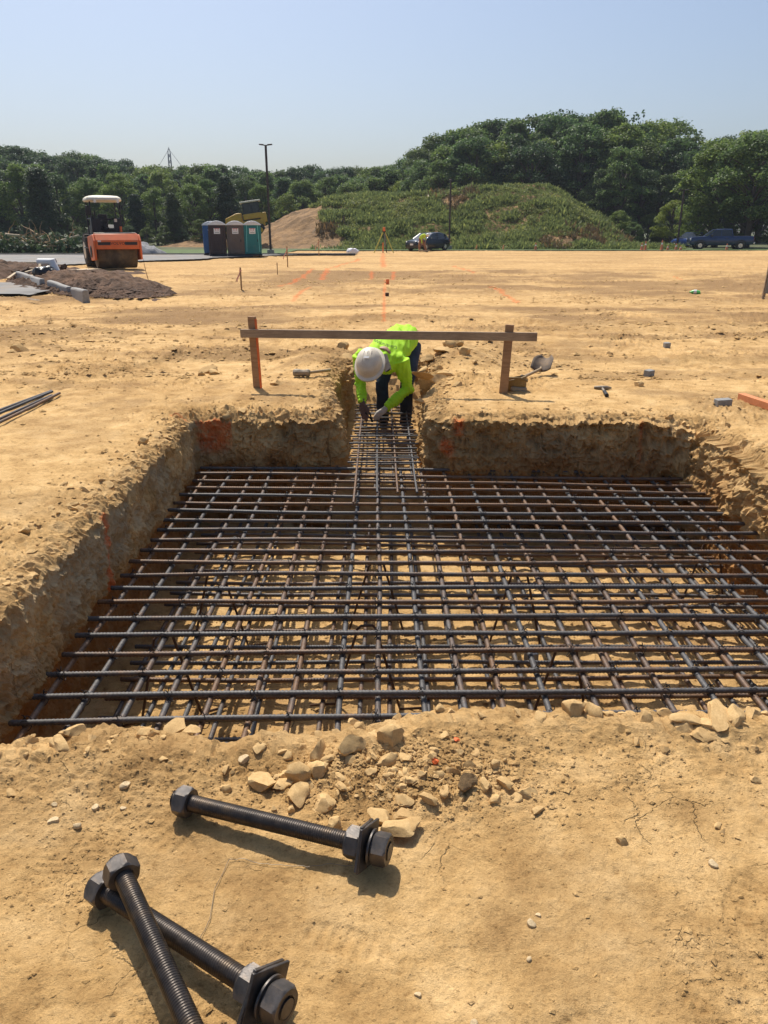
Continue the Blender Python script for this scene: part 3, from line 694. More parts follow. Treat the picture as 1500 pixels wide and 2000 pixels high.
def scatter_crumbs(name, pts, sizes, mat, seed, label):
    """many tiny angular crumbs as one mesh"""
    rng = np.random.default_rng(seed); n = len(pts)
    base = np.array([[1, 0, 0], [-1, 0, 0], [0, 1, 0], [0, -1, 0], [0, 0, 1], [0, 0, -.6]], float)
    F = np.array([[0, 2, 4], [2, 1, 4], [1, 3, 4], [3, 0, 4], [2, 0, 5], [1, 2, 5], [3, 1, 5], [0, 3, 5]])
    v = base[None] * (1 + rng.uniform(-.35, .35, (n, 6, 1))); a = rng.uniform(0, 6.28, n); c, s = np.cos(a), np.sin(a)
    v[:, :, 2] *= rng.uniform(.25, .6, n)[:, None]; v[:, :, 0] *= rng.uniform(.8, 1.5, n)[:, None]
    x = v[:, :, 0] * c[:, None] - v[:, :, 1] * s[:, None]; y = v[:, :, 0] * s[:, None] + v[:, :, 1] * c[:, None]
    v = np.stack([x, y, v[:, :, 2]], -1) * sizes[:, None, None] * .5 + pts[:, None, :]
    f = (F[None] + (np.arange(n) * 6)[:, None, None]).reshape(-1, 3)
    col = np.zeros((n * 6, 4), np.float32); col[:, 0] = np.repeat(np.clip(rng.normal(.0, .15, n), 0, .5), 6)
    o = link(name, np_mesh(name, v.reshape(-1, 3), f, col, False), mat); o['kind'] = 'stuff'; o['label'] = label; return o
def crumbs():
    P = []; S = []
    def add(x, y, s): P.append(np.stack([x, y], 1)); S.append(s)
    n = 52000; y = RNG.uniform(.8, 2.35, n); x = RNG.uniform(-1, 1, n) * (y * .6 + .5)
    d = .12 + .5 * sstep(.0, .5, vn2(x * 2.4, y * 2.4, 84)) + 1.6 * gauss(x, y, .1, 2.02, .5, .18) + .8 * gauss(x, y, -1.0, 2.05, .6, .25) + .4 * gauss(x, y, 1.3, 2.1, .6, .2)
    k = (RNG.uniform(0, 1, n) < d) & (sdist(x, y) > .03); add(x[k], y[k], np.clip(RNG.lognormal(-5.55, .55, k.sum()), .002, .022))
    n = 2600; a_ = RNG.uniform(0, 6.28, n); r_ = np.abs(RNG.normal(0, .55, n)); x = .08 + np.cos(a_) * r_ * .55; y = 2.02 + np.sin(a_) * r_ * .22; k = sdist(x, y) > .03; add(x[k], y[k], RNG.uniform(.006, .017, k.sum()))
    n = 60000; y = 2.4 + 8.5 * RNG.uniform(0, 1, n) ** .8; x = RNG.uniform(-1, 1, n) * (y * .55 + .4)
    sd = sdist(x, y); d = .10 + .9 * np.exp(-np.maximum(sd, 0) / .22) + .5 * sstep(.05, .5, vn2(x * .8 + 4, y * .8, 61))
    k = (RNG.uniform(0, 1, n) < d) & (sd > .0); add(x[k], y[k], np.clip(RNG.lognormal(-4.5, .6, k.sum()), .005, .06))
    n = 34000; y = 9 + 24 * RNG.uniform(0, 1, n) ** 1.3; x = RNG.uniform(-1, 1, n) * (y * .55); d = .06 + .9 * sstep(.0, .5, fbm2(x * .16 + 2, y * .55, 4, 91)) + .9 * sstep(.12, .42, fbm2(x * .5 + 9, y * 1.3, 4, 193))
    k = RNG.uniform(0, 1, n) < d; add(x[k], y[k], np.clip(RNG.lognormal(-3.4, .5, k.sum()), .015, .12))
    p = np.concatenate(P); s = np.concatenate(S); z = gz(p[:, 0], p[:, 1]) + s * .12
    scatter_crumbs('soil_crumbs', np.column_stack([p, z]), s, SOIL, 3, 'small crumbs of dry soil strewn over the ground')
    n = 7000; x = RNG.uniform(-1.9, 3.0, n); y = RNG.uniform(2.4, 7.3, n); s = np.clip(RNG.lognormal(-4.1, .5, n), .008, .06)
    z = PIT_Z + .03 * fbm2(x * 1.6, y * 1.6, 3, 201) + .022 * (np.abs(vn2(x * 8, y * 8, 203)) - .4) + s * .1
    scatter_crumbs('pit_crumbs', np.column_stack([x, y, z]), s, SOIL, 4, 'crumbs of clay on the pit floor')
crumbs()

# ------------------------------------------------------------------ anchor rods in the foreground
def thread_mesh(name, L, r, pitch=.0062, n=28):
    m = int(L / pitch) * 3; i = np.arange(m + 1); th = np.arange(n) / n * 2 * math.pi
    prof = np.array([1.0, .97, .875])
    x = (i * pitch / 3)[:, None] + (th / (2 * math.pi) * pitch)[None, :]; rr = r * prof[i % 3][:, None] * np.ones(n)
    x = np.clip(x, 0, L); v = np.stack([x, rr * np.cos(th), rr * np.sin(th)], -1).reshape(-1, 3)
    idx = np.arange((m + 1) * n).reshape(m + 1, n); q = np.stack([idx[:-1, :-1], idx[1:, :-1], idx[1:, 1:], idx[:-1, 1:]], -1).reshape(-1, 4)
    q2 = np.stack([idx[:-4, -1], idx[1:-3, -1], idx[4:, 0], idx[3:-1, 0]], -1)
    q = np.concatenate([q, q2])[:, ::-1]
    me = np_mesh(name, v, q); me.materials.append(M['bolt']); return me
def nut_mesh(name, rf, h, hole):
    """hexagonal nut along X, bore darkened by a real hole, chamfered corners"""
    bm = bmesh.new(); rc = rf / math.cos(math.pi / 6); rings = []
    N = 48
    def hexr(a, cap): return min(rf / math.cos(((a + math.pi / 6) % (math.pi / 3)) - math.pi / 6), cap)
    for x, cap in ((0, rf * 1.0), (h * .09, rf * 1.10), (h * .15, 9), (h * .85, 9), (h * .91, rf * 1.10), (h, rf * 1.0)):
        rings.append([bm.verts.new((x, hexr(a, cap) * math.cos(a), hexr(a, cap) * math.sin(a))) for a in [2 * math.pi * k / N for k in range(N)]])
    for x in (h, h * .5, 0): rings.append([bm.verts.new((x, hole * math.cos(a), hole * math.sin(a))) for a in [2 * math.pi * k / N for k in range(N)]])
    rings.append(rings[0])
    for a, b in zip(rings, rings[1:]):
        for k in range(N): bm.faces.new((a[k], a[(k + 1) % N], b[(k + 1) % N], b[k]))
    me = bpy.data.meshes.new(name); bmesh.ops.recalc_face_normals(bm, faces=bm.faces); bm.to_mesh(me); bm.free()
    me.polygons.foreach_set('use_smooth', [True] * len(me.polygons)); me.set_sharp_from_angle(angle=R(18)); me.materials.append(M['nut']); return me
RL, RR = .64, .0252
ROD = thread_mesh('threaded_rod', RL, RR); NUT = nut_mesh('hex_nut', .0395, .044, .0255)
ENDCAP = None
def anchor(a, b, plates, label, roll=0.0, rod_len=None):
    """a = head nut end, b = plate end (axis points)"""
    a, b = Vector(a), Vector(b); d = (b - a); L = d.length
    e = empty('anchor_rod', a); e.rotation_mode = 'QUATERNION'; e.rotation_quaternion = d.to_track_quat('X', 'Z') @ Quaternion((1, 0, 0), roll); tag(e, label, 'anchor rod', 'anchor rods on the soil in the foreground')
    o = link('threaded_rod', ROD, None, e); o.scale = ((L) / RL, 1, 1)
    for x, nm in ((.002, 0), (L - .004, 1)):
        MB().cyl((x, 0, 0), (x + .004, 0, 0), RR * .86, n=24).build('rod_end', M['nut'], e)
    n1 = link('hex_nut', NUT, None, e, (.016, 0, 0), (R(8), 0, 0))
    if plates:
        link('hex_nut', NUT, None, e, (L - .124, 0, 0), (R(12), 0, 0))
        for k, x in enumerate((L - .076, L - .065)):
            m = MB(); N = 24; s = .059; sq = []
            m.box((0, 0, 0), (.0085, s * 2, s * 2)); p = m.build('plate_washer', M['nut'], e, bevel=.0015, loc=(x, 0, 0), rot=(R(40 + 6 * k), R(3 - 7 * k), R(2 - 5 * k)))
        m = MB(); m.cyl((0, 0, 0), (.006, 0, 0), .048, n=40); m.build('round_washer', M['nut'], e, bevel=.001, loc=(L - .055, 0, 0), rot=(0, R(2), 0))
        link('hex_nut', NUT, None, e, (L - .047, 0, 0), (R(-14), 0, 0))
    return e
def gzp(p, h): return Vector((p.x, p.y, gz1(p.x, p.y) + h))
A1 = gzp(gp(340, 1566, .045), .048); B1 = gzp(gp(762, 1669, .06), .068)
anchor(A1, B1, True, 'single threaded anchor rod lying below the rubble heap, nuts and plates at right', R(20))
A2 = gzp(gp(182, 1728, .045), .048); B2 = gzp(gp(562, 1978, .06), .070)
anchor(A2, B2, True, 'lower threaded rod of the crossed pair, with plate washers and nut', R(15))
d12 = (B2 - A2).normalized()
A3 = gp(228, 1682, .125); dirn = gp(375, 2010, .075) - A3; dirn.normalize()
anchor(A3, A3 + dirn * (B1 - A1).length, False, 'upper threaded rod of the crossed pair, resting on the other and leaving the frame', R(35))
# thin tie wire lying on the soil
def ground_wire(name, pix, r, label, n=8):
    pts = []
    for (a, b) in zip(pix, pix[1:]):
        for k in range(n):
            t = k / n; p = gp(a[0] + (b[0] - a[0]) * t, a[1] + (b[1] - a[1]) * t); pts.append(Vector((p.x, p.y, gz1(p.x, p.y) + .006 + .002 * math.sin(k))))
    o = MB().tube(pts, r, 5).build(name, M['tie_bright'], None, True); tag(o, label, 'wire')
M['tie_bright'] = plain('dull_wire', (.20, .17, .13), .5, .6, .3, 30)
ground_wire('wire', [(388, 1842), (410, 1800), (420, 1740), (447, 1683), (470, 1680), (530, 1690), (600, 1694), (640, 1690), (700, 1698)], .0008, 'thin bent wire on the soil between the anchor rods')
# ------------------------------------------------------------------ batter board over the trench
bb = empty('batter_board', (-.1, 8.45, 0)); tag(bb, 'wooden batter board, a plank on two posts across the trench', 'batter board')
ib = Vector((-.1, 8.45, 0))
pl = gp(503, 757); pr = gp(981, 768)
topl = dp(501, 618, pl.y); topr = dp(987, 634, pr.y)
o = MB().beam((0, 0, -.25), (0, 0, topl.z), .089, .038, up=(0, 1, 0)).build('post', M['wood'], bb, bevel=.003, loc=pl - ib, rot=(0, 0, R(-24)))
MB().box((.0465, 0, .36), (.004, .040, .78)).build('spray_paint', M['orange_spray'], o)
o.rotation_euler = (R(1), R(-1), R(-24))
MB().beam((0, 0, -.25), (.04, 0, topr.z), .089, .038, up=(0, 1, 0)).build('post', M['wood'], bb, bevel=.003, loc=pr - ib, rot=(0, 0, R(-12)))
ba = dp(470, 651, pl.y - .055); bc = dp(1049, 658, pr.y - .055)
pm = ba.lerp(bc, .5); dv = bc - ba
MB().beam(-dv / 2, dv / 2, .038, .088).build('plank', M['wood_dark'], bb, bevel=.003, loc=pm - ib)
# ------------------------------------------------------------------ tools, bricks and lumber on the soil
def at(px_, py_, h=0.0):
    p = gp(px_, py_); return Vector((p.x, p.y, gz1(p.x, p.y) + h))
M['hammer_head'] = plain('dusty_hammer_steel', (.26, .22, .165), .6, .35, .25, 20, dirt=.4)
M['handle'] = plain('dusty_handle', (.36, .26, .155), .75, 0, .25, 12)
e = empty('sledgehammer', at(592, 740, .05), R(-6)); tag(e, 'dusty sledgehammer with short handle lying left of the trench', 'sledgehammer')
m = MB(); m.loft([[(x, r * math.cos(a), r * math.sin(a)) for a in [math.pi / 8 + k * math.pi / 4 for k in range(8)]] for x, r in ((-.115, .036), (-.10, .046), (-.04, .046), (-.03, .040), (.03, .040), (.04, .046), (.07, .046), (.085, .036))]); m.build('head', M['hammer_head'], e, bevel=.004)
MB().tube([(.0, .0, .0), (.10, .03, .005), (.22, .10, .01), (.30, .16, .012)], [.018, .017, .018, .02], 10).build('handle', M['handle'], e, True)
# small hammer
e = empty('hammer', at(1182, 770, .02), 0); tag(e, 'small hammer with dark grip lying right of the batter board', 'hammer')
a = at(1185, 776, .02) - e.location; b = at(1176, 760, .02) - e.location
MB().tube([a, a.lerp(b, .5)], [.021, .019], 10).build('grip', M['tie'], e, True); MB().tube([a.lerp(b, .5), b], [.014, .012], 8).build('shaft', M['hammer_head'], e, True)
MB().tube([b + Vector((-.08, .03, 0)), b + Vector((-.02, 0, .005)), b + Vector((.05, -.005, .005)), b + Vector((.10, .0, 0))], [.016, .022, .022, .010], 8).build('head', M['hammer_head'], e, True)
# shovel lying with its blade up
M['shovel'] = plain('worn_shovel_steel', (.13, .095, .068), .8, .0, .3, 12, dirt=.5)
sb = at(1055, 735, .05); e = empty('shovel', sb, R(0)); tag(e, 'short handled round shovel resting behind the right post', 'shovel')
bl = MB(); nx_, ny_ = 10, 8; grid = []
for j in range(ny_ + 1):
    row = []
    for i in range(nx_ + 1):
        u = i / nx_ * 2 - 1; v = j / ny_; w = .125 * (1 - .55 * max(0, v - .55) ** 1.2 * 2.4) ; row.append(bl.bm.verts.new((u * w, v * .25, .055 * u * u + .05 * math.sin(v * 2.4) + .02)))
    grid.append(row)
for j in range(ny_):
    for i in range(nx_): bl.bm.faces.new((grid[j][i], grid[j][i + 1], grid[j + 1][i + 1], grid[j + 1][i]))
o = bl.build('blade', M['shovel'], e, True, loc=(0.0, -.02, -.02), rot=(R(24), 0, R(-28))); s = o.modifiers.new('thick', 'SOLIDIFY'); s.thickness = .003
h0 = Vector((.0, .0, .03)); h1 = at(1022, 747, .05) - sb
MB().tube([h0 + Vector((.02, .07, .04)), h0, h0.lerp(h1, .4), h1], [.012, .017, .018, .018], 10).build('handle', M['handle'], e, True)
MB().ell(h1 + Vector((-.02, -.02, 0)), (.03, .03, .03)).build('handle_end', M['tie'], e, True)
# leather pouch beside the post
M['leather'] = plain('tan_leather', (.22, .14, .045), .65, 0, .3, 10, .003)
pp = at(1003, 764, 0); e = empty('tool_pouch', pp, R(-10)); tag(e, 'tan leather tool pouch leaning behind the foot of the right post', 'tool pouch')
m = MB(); rings = []
for z, sx, sy in ((.0, .13, .06), (.06, .135, .075), (.13, .13, .085)):
    rings.append([(sx * math.cos(a), sy * math.sin(a) + (.135 - z) * .1, z + .03 * math.cos(a) * (z > .1)) for a in [2 * math.pi * k / 20 for k in range(20)]])
for z, sx, sy in ((.13, .115, .07), (.05, .11, .05)): rings.append([(sx * math.cos(a), sy * math.sin(a) + .01, z + .03 * math.cos(a) * (z > .1)) for a in [2 * math.pi * k / 20 for k in range(20)]])
m.loft(rings); m.build('pouch', M['leather'], e, True)
MB().tube([(-.13, 0, .12), (-.05, -.085, .145), (.06, -.085, .145), (.14, 0, .10)], .012, 8).build('rim_strap', M['leather'], e, True)
MB().box((.05, -.03, .02), (.17, .10, .05), (0, .1, .2)).build('tool_box', M['hammer_head'], e, bevel=.01)
for x, y, w, h, rz, lab in ((1302, 679, .085, .075, 5, 'grey concrete brick farthest back on the soil'), (1267, 735, .10, .085, 35, 'grey concrete brick in the middle of the three, turned cornerwise'), (1411, 792, .155, .075, 8, 'grey concrete brick nearest the orange timber')):
    p = at(x, y); m = MB().box((0, 0, h / 2 - .008), (w * 1.0, .085, h)); o = m.build('concrete_brick', M['concrete_brick'], None, bevel=.006, loc=p, rot=(R(3), R(-2), R(rz))); tag(o, lab, 'brick', 'concrete spacer bricks on the soil')
for x, y, lab in ((1037, 1290, 'small concrete block under the lower grid, right of centre'), (952, 1288, 'small concrete block under the lower grid at the centre'), (395, 1195, 'small concrete block under the lower grid at the left')):
    p = gp(x, y, PIT_Z + .03); o = MB().box((0, 0, .03), (.075, .075, .075)).build('spacer_block', M['concrete_brick'], None, bevel=.005, loc=p, rot=(0, 0, .4)); tag(o, lab, 'spacer block', 'spacer blocks on the pit floor')
a = at(1446, 782, .045); b = at(1580, 830, .045); dd = (b - a)
o = MB().beam((0, 0, 0), dd, .075, .07).build('orange_timber', M['wood_orange'], None, bevel=.004, loc=a); tag(o, 'orange stained length of timber lying at the right edge', 'timber')
# stick poking out of the far wall
p = Vector((gp(1080, 888, -.3).x, 7.1, -.36)); o = MB().tube([p, p + Vector((-.05, -.06, .03)), p + Vector((-.09, -.10, .09))], [.008, .008, .006], 7).build('root_stick', M['handle'], None, True); tag(o, 'short pale stick poking out of the far pit wall', 'stick')
# ------------------------------------------------------------------ survey stakes and marks
M['stake'] = plain('stake_wood', (.40, .25, .12), .8, 0, .2, 20)
M['ribbon'] = plain('pink_ribbon', (.80, .42, .32), .6, 0, .15, 20)
M['lath_orange'] = plain('orange_lath', (.78, .20, .06), .7, 0, .2, 20)
def stake(px_, py_, h, w, label, ribbon=True, mat='stake', lean=0.0):
    p = at(px_, py_); e = empty('survey_stake', p, R(random.uniform(-20, 20))); tag(e, label, 'stake', 'survey stakes')
    MB().beam((0, 0, -.1), (lean, 0, h), w, w * .5, up=(0, 1, 0)).build('stake_post', M[mat], e, bevel=.004)
    if ribbon:
        MB().box((0, 0, h * .86), (w * 1.4, w * .8, .05)).build('ribbon_knot', M['ribbon'], e)
        m = MB(); s = h / 1.0
        m.loft([[(x, y - .01, z) for y in (0, .006)] + [(x + .04, y - .01, z - .02) for y in (.006, 0)] for x, z in ((-.02, h * .85), (-.10 * s, h * .68), (-.22 * s, h * .5), (-.24 * s, h * .38))]); m.build('ribbon_tail', M['ribbon'], e)
stake(472, 569, .62, .045, 'wooden survey stake with pink ribbon, nearest the camera on the left')
stake(562, 522, .95, .05, 'wooden survey stake with pink ribbon just right of the teal toilet')
stake(623, 500, 1.1, .05, 'wooden survey stake with pink ribbon by the end of the asphalt')
stake(542, 536, .45, .035, 'short bare survey stake between the two ribboned stakes', False)
stake(931, 490, .55, .06, 'pale ribboned stake right of the dark car, left one of two', True)
stake(983, 490, .5, .06, 'pale ribboned stake right of the dark car, right one of two', True)
stake(757, 557, .16, .10, 'stubby orange block stake on the painted line behind the worker', False, 'lath_orange')
stake(748, 494, .75, .09, 'bright orange stake in front of the survey tripod', False, 'lath_orange')
o = MB().box((0, 0, .05), (.09, .08, .09)).build('brown_block', M['rust_dark'], None, bevel=.01, loc=at(756, 578), rot=(0, 0, .3)); tag(o, 'small brown block on the painted line behind the worker', 'block')
# sign board leaning at the right edge
bp = at(1489, 588); e = empty('board_sign', bp, 0); tag(e, 'weathered grey plywood board on legs cut by the right edge', 'board')
hh = dp(1500, 500, bp.y).z
MB().beam((0, 0, -.1), (.08, .06, 1.05), .07, .05, up=(0, 1, 0)).build('leg', M['wood_dark'], e, bevel=.003)
MB().beam((1.15, 0, -.1), (1.1, .06, 1.05), .07, .05, up=(0, 1, 0)).build('leg', M['wood_dark'], e, bevel=.003)
MB().prism([(.0, .13), (1.2, .13), (1.15, 1.15), (.09, 1.15)], -.045, -.027, 'y').build('panel', M['wood_grey'], e)
# green bottle
M['green_plastic'] = plain('green_plastic', (.10, .55, .13), .3, 0, .4, 20); M['label_white'] = plain('white_plastic', (.80, .80, .77), .5, 0, .06, 12)
gpnt = at(1358, 573, .05); e = empty('crushed_bottle', gpnt, R(-20)); tag(e, 'crushed bright green plastic bottle lying on the soil', 'bottle')
MB().tube([(-.16, 0, 0), (-.13, 0, 0), (-.09, 0, .0), (.0, 0, .01), (.10, 0, -.01), (.13, 0, 0)], [.02, .02, .05, .058, .052, .04], 10).build('bottle_body', M['green_plastic'], e, True)
MB().tube([(-.05, 0, .006), (.03, 0, .006)], [.061, .062], 10).build('bottle_label', M['label_white'], e, True)
# white plastic bag
p = at(688, 498, 0); b = MB().ell((0, 0, .2), (.45, .3, .26)); me = b.mesh('plastic_bag', True)
bmv = np.array([v.co[:] for v in me.vertices]); 
bm = bmesh.new(); bm.from_mesh(me); bmesh.ops.subdivide_edges(bm, edges=bm.edges, cuts=2, use_grid_fill=True); 
for v in bm.verts:
    c = v.co; k = float(fbm3(c.x * 4, c.y * 4, c.z * 4, 3, 5)); v.co = c * (1 + .35 * k); v.co.z = max(.0, v.co.z)
bm.to_mesh(me); bm.free(); me.polygons.foreach_set('use_smooth', [True] * len(me.polygons))
M['white_bag'] = plain('white_bag', (.78, .77, .80), .5, 0, .05, 4)
o = link('plastic_bag', me, M['white_bag'], None, p); tag(o, 'crumpled white plastic bag at the edge of the asphalt', 'bag')

# ------------------------------------------------------------------ the worker in the trench
def remesh(mb, voxel, smooth_it=6, name='m', wr=None):
    """join overlapping shapes into one continuous smooth surface"""
    me0 = mb.mesh(name); o = link(name, me0)
    r = o.modifiers.new('r', 'REMESH'); r.mode = 'VOXEL'; r.voxel_size = voxel
    s = o.modifiers.new('s', 'SMOOTH'); s.factor = .5; s.iterations = smooth_it
    bpy.context.view_layer.update()
    me = bpy.data.meshes.new_from_object(o.evaluated_get(bpy.context.evaluated_depsgraph_get())); bpy.data.objects.remove(o)
    if wr:
        v = np.empty(len(me.vertices) * 3, np.float32); me.vertices.foreach_get('co', v); v = v.reshape(-1, 3)
        n = np.empty(len(me.vertices) * 3, np.float32); me.vertices.foreach_get('normal', n); n = n.reshape(-1, 3)
        me.vertices.foreach_set('co', (v + n * wr(v)[:, None]).astype(np.float32).ravel()); me.update()
    me.polygons.foreach_set('use_smooth', [True] * len(me.polygons)); me.materials.clear(); return me
M['lime'] = plain('hi_vis_shirt', (.43, .78, .02), .8, 0, .12, 7)
M['denim'] = plain('dark_denim', (.018, .030, .062), .85, 0, .45, 9, .002, bscale=120)
M['glove_white'] = plain('dusty_glove', (.55, .49, .41), .85, 0, .2, 20, .002)
M['glove_brown'] = plain('dirty_glove', (.16, .095, .07), .85, 0, .3, 20, .002)
M['skin'] = plain('skin', (.33, .18, .115), .6, 0, .12, 20)
M['hat'] = plain('scuffed_hard_hat', (.68, .62, .50), .5, 0, .10, 9, dirt=.35)
M['boot'] = plain('work_boot', (.055, .038, .025), .8, 0, .3, 20)
M['lettering_dark'] = plain('dark_print', (.05, .08, .03), .8, 0, .1, 20)
def make_worker():
    root = empty('person', (.1, 9.1, TRENCH_Z)); tag(root, 'worker in lime shirt and white hard hat bent over rebar in the trench', 'person')
    iv = Vector((.1, 9.1, TRENCH_Z)); L = lambda x, y, d: dp(x, y, d) - iv
    hipc = L(788, 664, 9.42); hipR = L(806, 672, 9.42); hipL = L(764, 670, 9.42)
    kneeR = L(795, 748, 9.20); kneeL = L(746, 748, 9.18); ankR = L(792, 826, 9.34); ankL = L(749, 822, 9.32)
    shR = L(782, 702, 8.92); shL = L(704, 694, 8.86); neck = L(733, 704, 8.80); head = L(722, 712, 8.62)
    elR = L(797, 760, 8.98); wrR = L(752, 799, 8.80); elL = L(704, 750, 8.90); wrL = L(708, 788, 8.68)
    chest = shR.lerp(shL, .5) + Vector((.02, .06, -.02)); belly = hipc.lerp(chest, .45) + Vector((0, 0, .0))
    # body: one continuous skin-coloured figure under the clothes
    b = MB()
    b.tube([hipc, belly, chest], [.12, .12, .13], 16); b.tube([neck + Vector((.03, .08, .03)), neck, head], [.065, .06, .06], 12)
    b.ell(head, (.078, .10, .105), (R(35), 0, 0)); b.tube([chest, shL, elL, wrL], [.07, .055, .042, .03], 12); b.tube([chest, shR, elR, wrR], [.07, .055, .042, .03], 12)
    b.tube([hipc, hipL, kneeL, ankL], [.09, .085, .055, .04], 12); b.tube([hipc, hipR, kneeR, ankR], [.09, .085, .055, .04], 12)
    fd = Vector((0, -.10, -.055)); b.ell(head + fd * 1.02, (.016, .022, .026)); b.ell(head + Vector((-.08, .01, -.01)), (.014, .026, .034)); b.ell(head + Vector((.08, .01, -.01)), (.014, .026, .034))
    body = link('body', remesh(b, .014, 4, 'body'), M['skin'], root)
    for s in (-1, 1): MB().ell(head + Vector((s * .032, -.085, -.055)), (.012, .01, .009)).build('eye', M['label_white'], root, True)
    MB().box(head + Vector((0, -.062, -.115)), (.05, .015, .012), (R(35), 0, 0)).build('mouth', M['glove_brown'], root, bevel=.004)
    # shirt
    b = MB(); up = Vector((0, 0, 1))
    def torso(c, w, h): return [(c.x + w * math.cos(a) * (1 if abs(math.cos(a)) < .9 else 1), c.y, c.z + h * math.sin(a)) for a in [2 * math.pi * k / 20 for k in range(20)]]
    axis = [(hipc + Vector((-.005, .05, .045)), .215, .150), (hipc.lerp(belly, .5) + Vector((0, 0, .035)), .24, .155), (belly + Vector((-.01, 0, .03)), .255, .16), (belly.lerp(chest, .5) + Vector((0, 0, .02)), .255, .155), (chest + Vector((0, .0, .0)), .245, .14), (chest + Vector((-.01, -.09, -.03)), .17, .10)]
    b.loft([torso(c, w, h) for c, w, h in axis])
    b.ell(shL + Vector((.015, .02, 0)), (.075, .085, .08)); b.ell(shR + Vector((-.015, .02, 0)), (.08, .09, .085))
    b.tube([shL, shL.lerp(elL, .5), elL, elL.lerp(wrL, .5), wrL.lerp(elL, .04)], [.090, .080, .072, .064, .048], 14)
    b.tube([shR, shR.lerp(elR, .5), elR, elR.lerp(wrR, .5), wrR.lerp(elR, .04)], [.104, .092, .082, .068, .050], 14); b.ell(chest + Vector((.05, .0, -.07)), (.15, .16, .13))
    b.tube([neck + Vector((.03, .09, .02)), neck + Vector((.006, .02, .005))], [.085, .07], 14)
    def wr(v):
        w = np.zeros(len(v))
        for (p, q) in ((shL, elL), (elL, wrL), (shR, elR), (elR, wrR)):
            p_, q_ = np.array(p), np.array(q); d = q_ - p_; t = np.clip(((v - p_) @ d) / (d @ d), 0, 1); dist = np.linalg.norm(v - p_ - t[:, None] * d, axis=1)
            m = sstep(.11, .07, dist); w += m * .0055 * np.sin(t * np.linalg.norm(d) * 150 + 3 * vn3(v[:, 0] * 9, v[:, 1] * 9, v[:, 2] * 9, 3))
        tw = fbm3(v[:, 0] * 16, v[:, 1] * 4.5, v[:, 2] * 7, 3, 9); return w * .9 + .024 * tw - .007 * np.abs(np.sin(v[:, 0] * 38 + v[:, 1] * 9 + 4 * vn3(v[:, 0] * 5, v[:, 1] * 5, v[:, 2] * 5, 7)))
    shirt = link('shirt', remesh(b, .011, 5, 'shirt', wr), M['lime'], root)
    # jeans
    b = MB()
    b.ell(hipc + Vector((-.005, .075, .0)), (.185, .145, .165)); b.tube([hipL + Vector((.0, .03, 0)), hipL.lerp(kneeL, .5), kneeL, kneeL.lerp(ankL, .5), ankL], [.108, .098, .080, .076, .074], 14)
    b.tube([hipR + Vector((.0, .03, 0)), hipR.lerp(kneeR, .5), kneeR, kneeR.lerp(ankR, .5), ankR], [.112, .102, .082, .078, .078], 14)
    def wj(v): return .008 * np.sin(v[:, 2] * 46 + 5 * vn3(v[:, 0] * 7, v[:, 1] * 7, v[:, 2] * 7, 4)) * sstep(.45, .1, v[:, 2]) + .012 * fbm3(v[:, 0] * 10, v[:, 1] * 10, v[:, 2] * 10, 3, 5)
    link('jeans', remesh(b, .013, 4, 'jeans', wj), M['denim'], root)
    for an in (ankL, ankR):
        b = MB(); b.tube([an + Vector((0, .02, .04)), an + Vector((0, .02, -.04))], [.055, .058], 12); b.ell(an + Vector((0, -.06, -.055)), (.052, .14, .045)); b.ell(an + Vector((0, .03, -.05)), (.05, .07, .05)); link('boot', remesh(b, .012, 3, 'boot'), M['boot'], root)
    # gloved hands, fingers closed on the bar and the pliers
    def hand(w, fwd, side, palm_n, mat, nm, curl):
        b = MB(); fwd = fwd.normalized(); side = side.normalized(); pn = palm_n.normalized()
        kn = w + fwd * .085; b.tube([w - fwd * .05, w, w + fwd * .03], [.038, .034, .036], 12)
        for k in range(4):
            base = w + fwd * .03 + side * (k - 1.5) * .018; b.tube([base, kn + side * (k - 1.5) * .023], [.024, .017], 10)
            l = (.036, .042, .040, .030)[k]; p0 = kn + side * (k - 1.5) * .023
            d1 = (fwd * math.cos(curl) + pn * math.sin(curl)); d2 = (fwd * math.cos(curl * 2) + pn * math.sin(curl * 2)); d3 = (fwd * math.cos(curl * 2.7) + pn * math.sin(curl * 2.7))
            b.tube([p0, p0 + d1 * l, p0 + d1 * l + d2 * l * .75, p0 + d1 * l + d2 * l * .75 + d3 * l * .6], [.0125, .0118, .011, .0095], 8)
        t0 = w + fwd * .02 + side * .030; b.tube([t0, t0 + side * .03 + fwd * .03 + pn * .012, t0 + side * .022 + fwd * .062 + pn * .032], [.017, .0135, .0105], 8)
        link(nm, remesh(b, .0065, 2, nm), mat, root)
    hand(wrR, L(733, 815, 8.72) - wrR, Vector((-.85, -.3, .1)), Vector((-.35, .25, -.9)), M['glove_white'], 'glove', .62)
    hand(wrL, L(711, 806, 8.64) - wrL, Vector((.9, -.2, 0)), Vector((.35, -.2, -.9)), M['glove_brown'], 'glove', .62)
    # pliers in the hand
    tip = L(727, 822, 8.66); MB().tube([L(714, 806, 8.62), tip], [.010, .008], 8).tube([L(722, 806, 8.62), tip], [.010, .008], 8).ell(tip, (.02, .02, .016)).build('pliers', M['tie'], root, True)
    # hard hat: shell, brim, ridge, sweat cloth
    hq = Vector((-.16, -.74, .66)).to_track_quat('Z', 'Y'); hq = hq @ Quaternion((0, 0, 1), R(0))
    hc = head + Vector((0, 0, .0))
    def H(p): return hq @ (Vector(p) * 1.2) + hc
    m = MB(); rings = []
    for z, r in ((.0, 1.0), (.03, 1.0), (.06, .97), (.09, .90), (.115, .78), (.135, .58), (.147, .33), (.151, .05)): rings.append([H((.122 * r * math.cos(a), .148 * r * math.sin(a), z)) for a in [2 * math.pi * k / 32 for k in range(32)]])
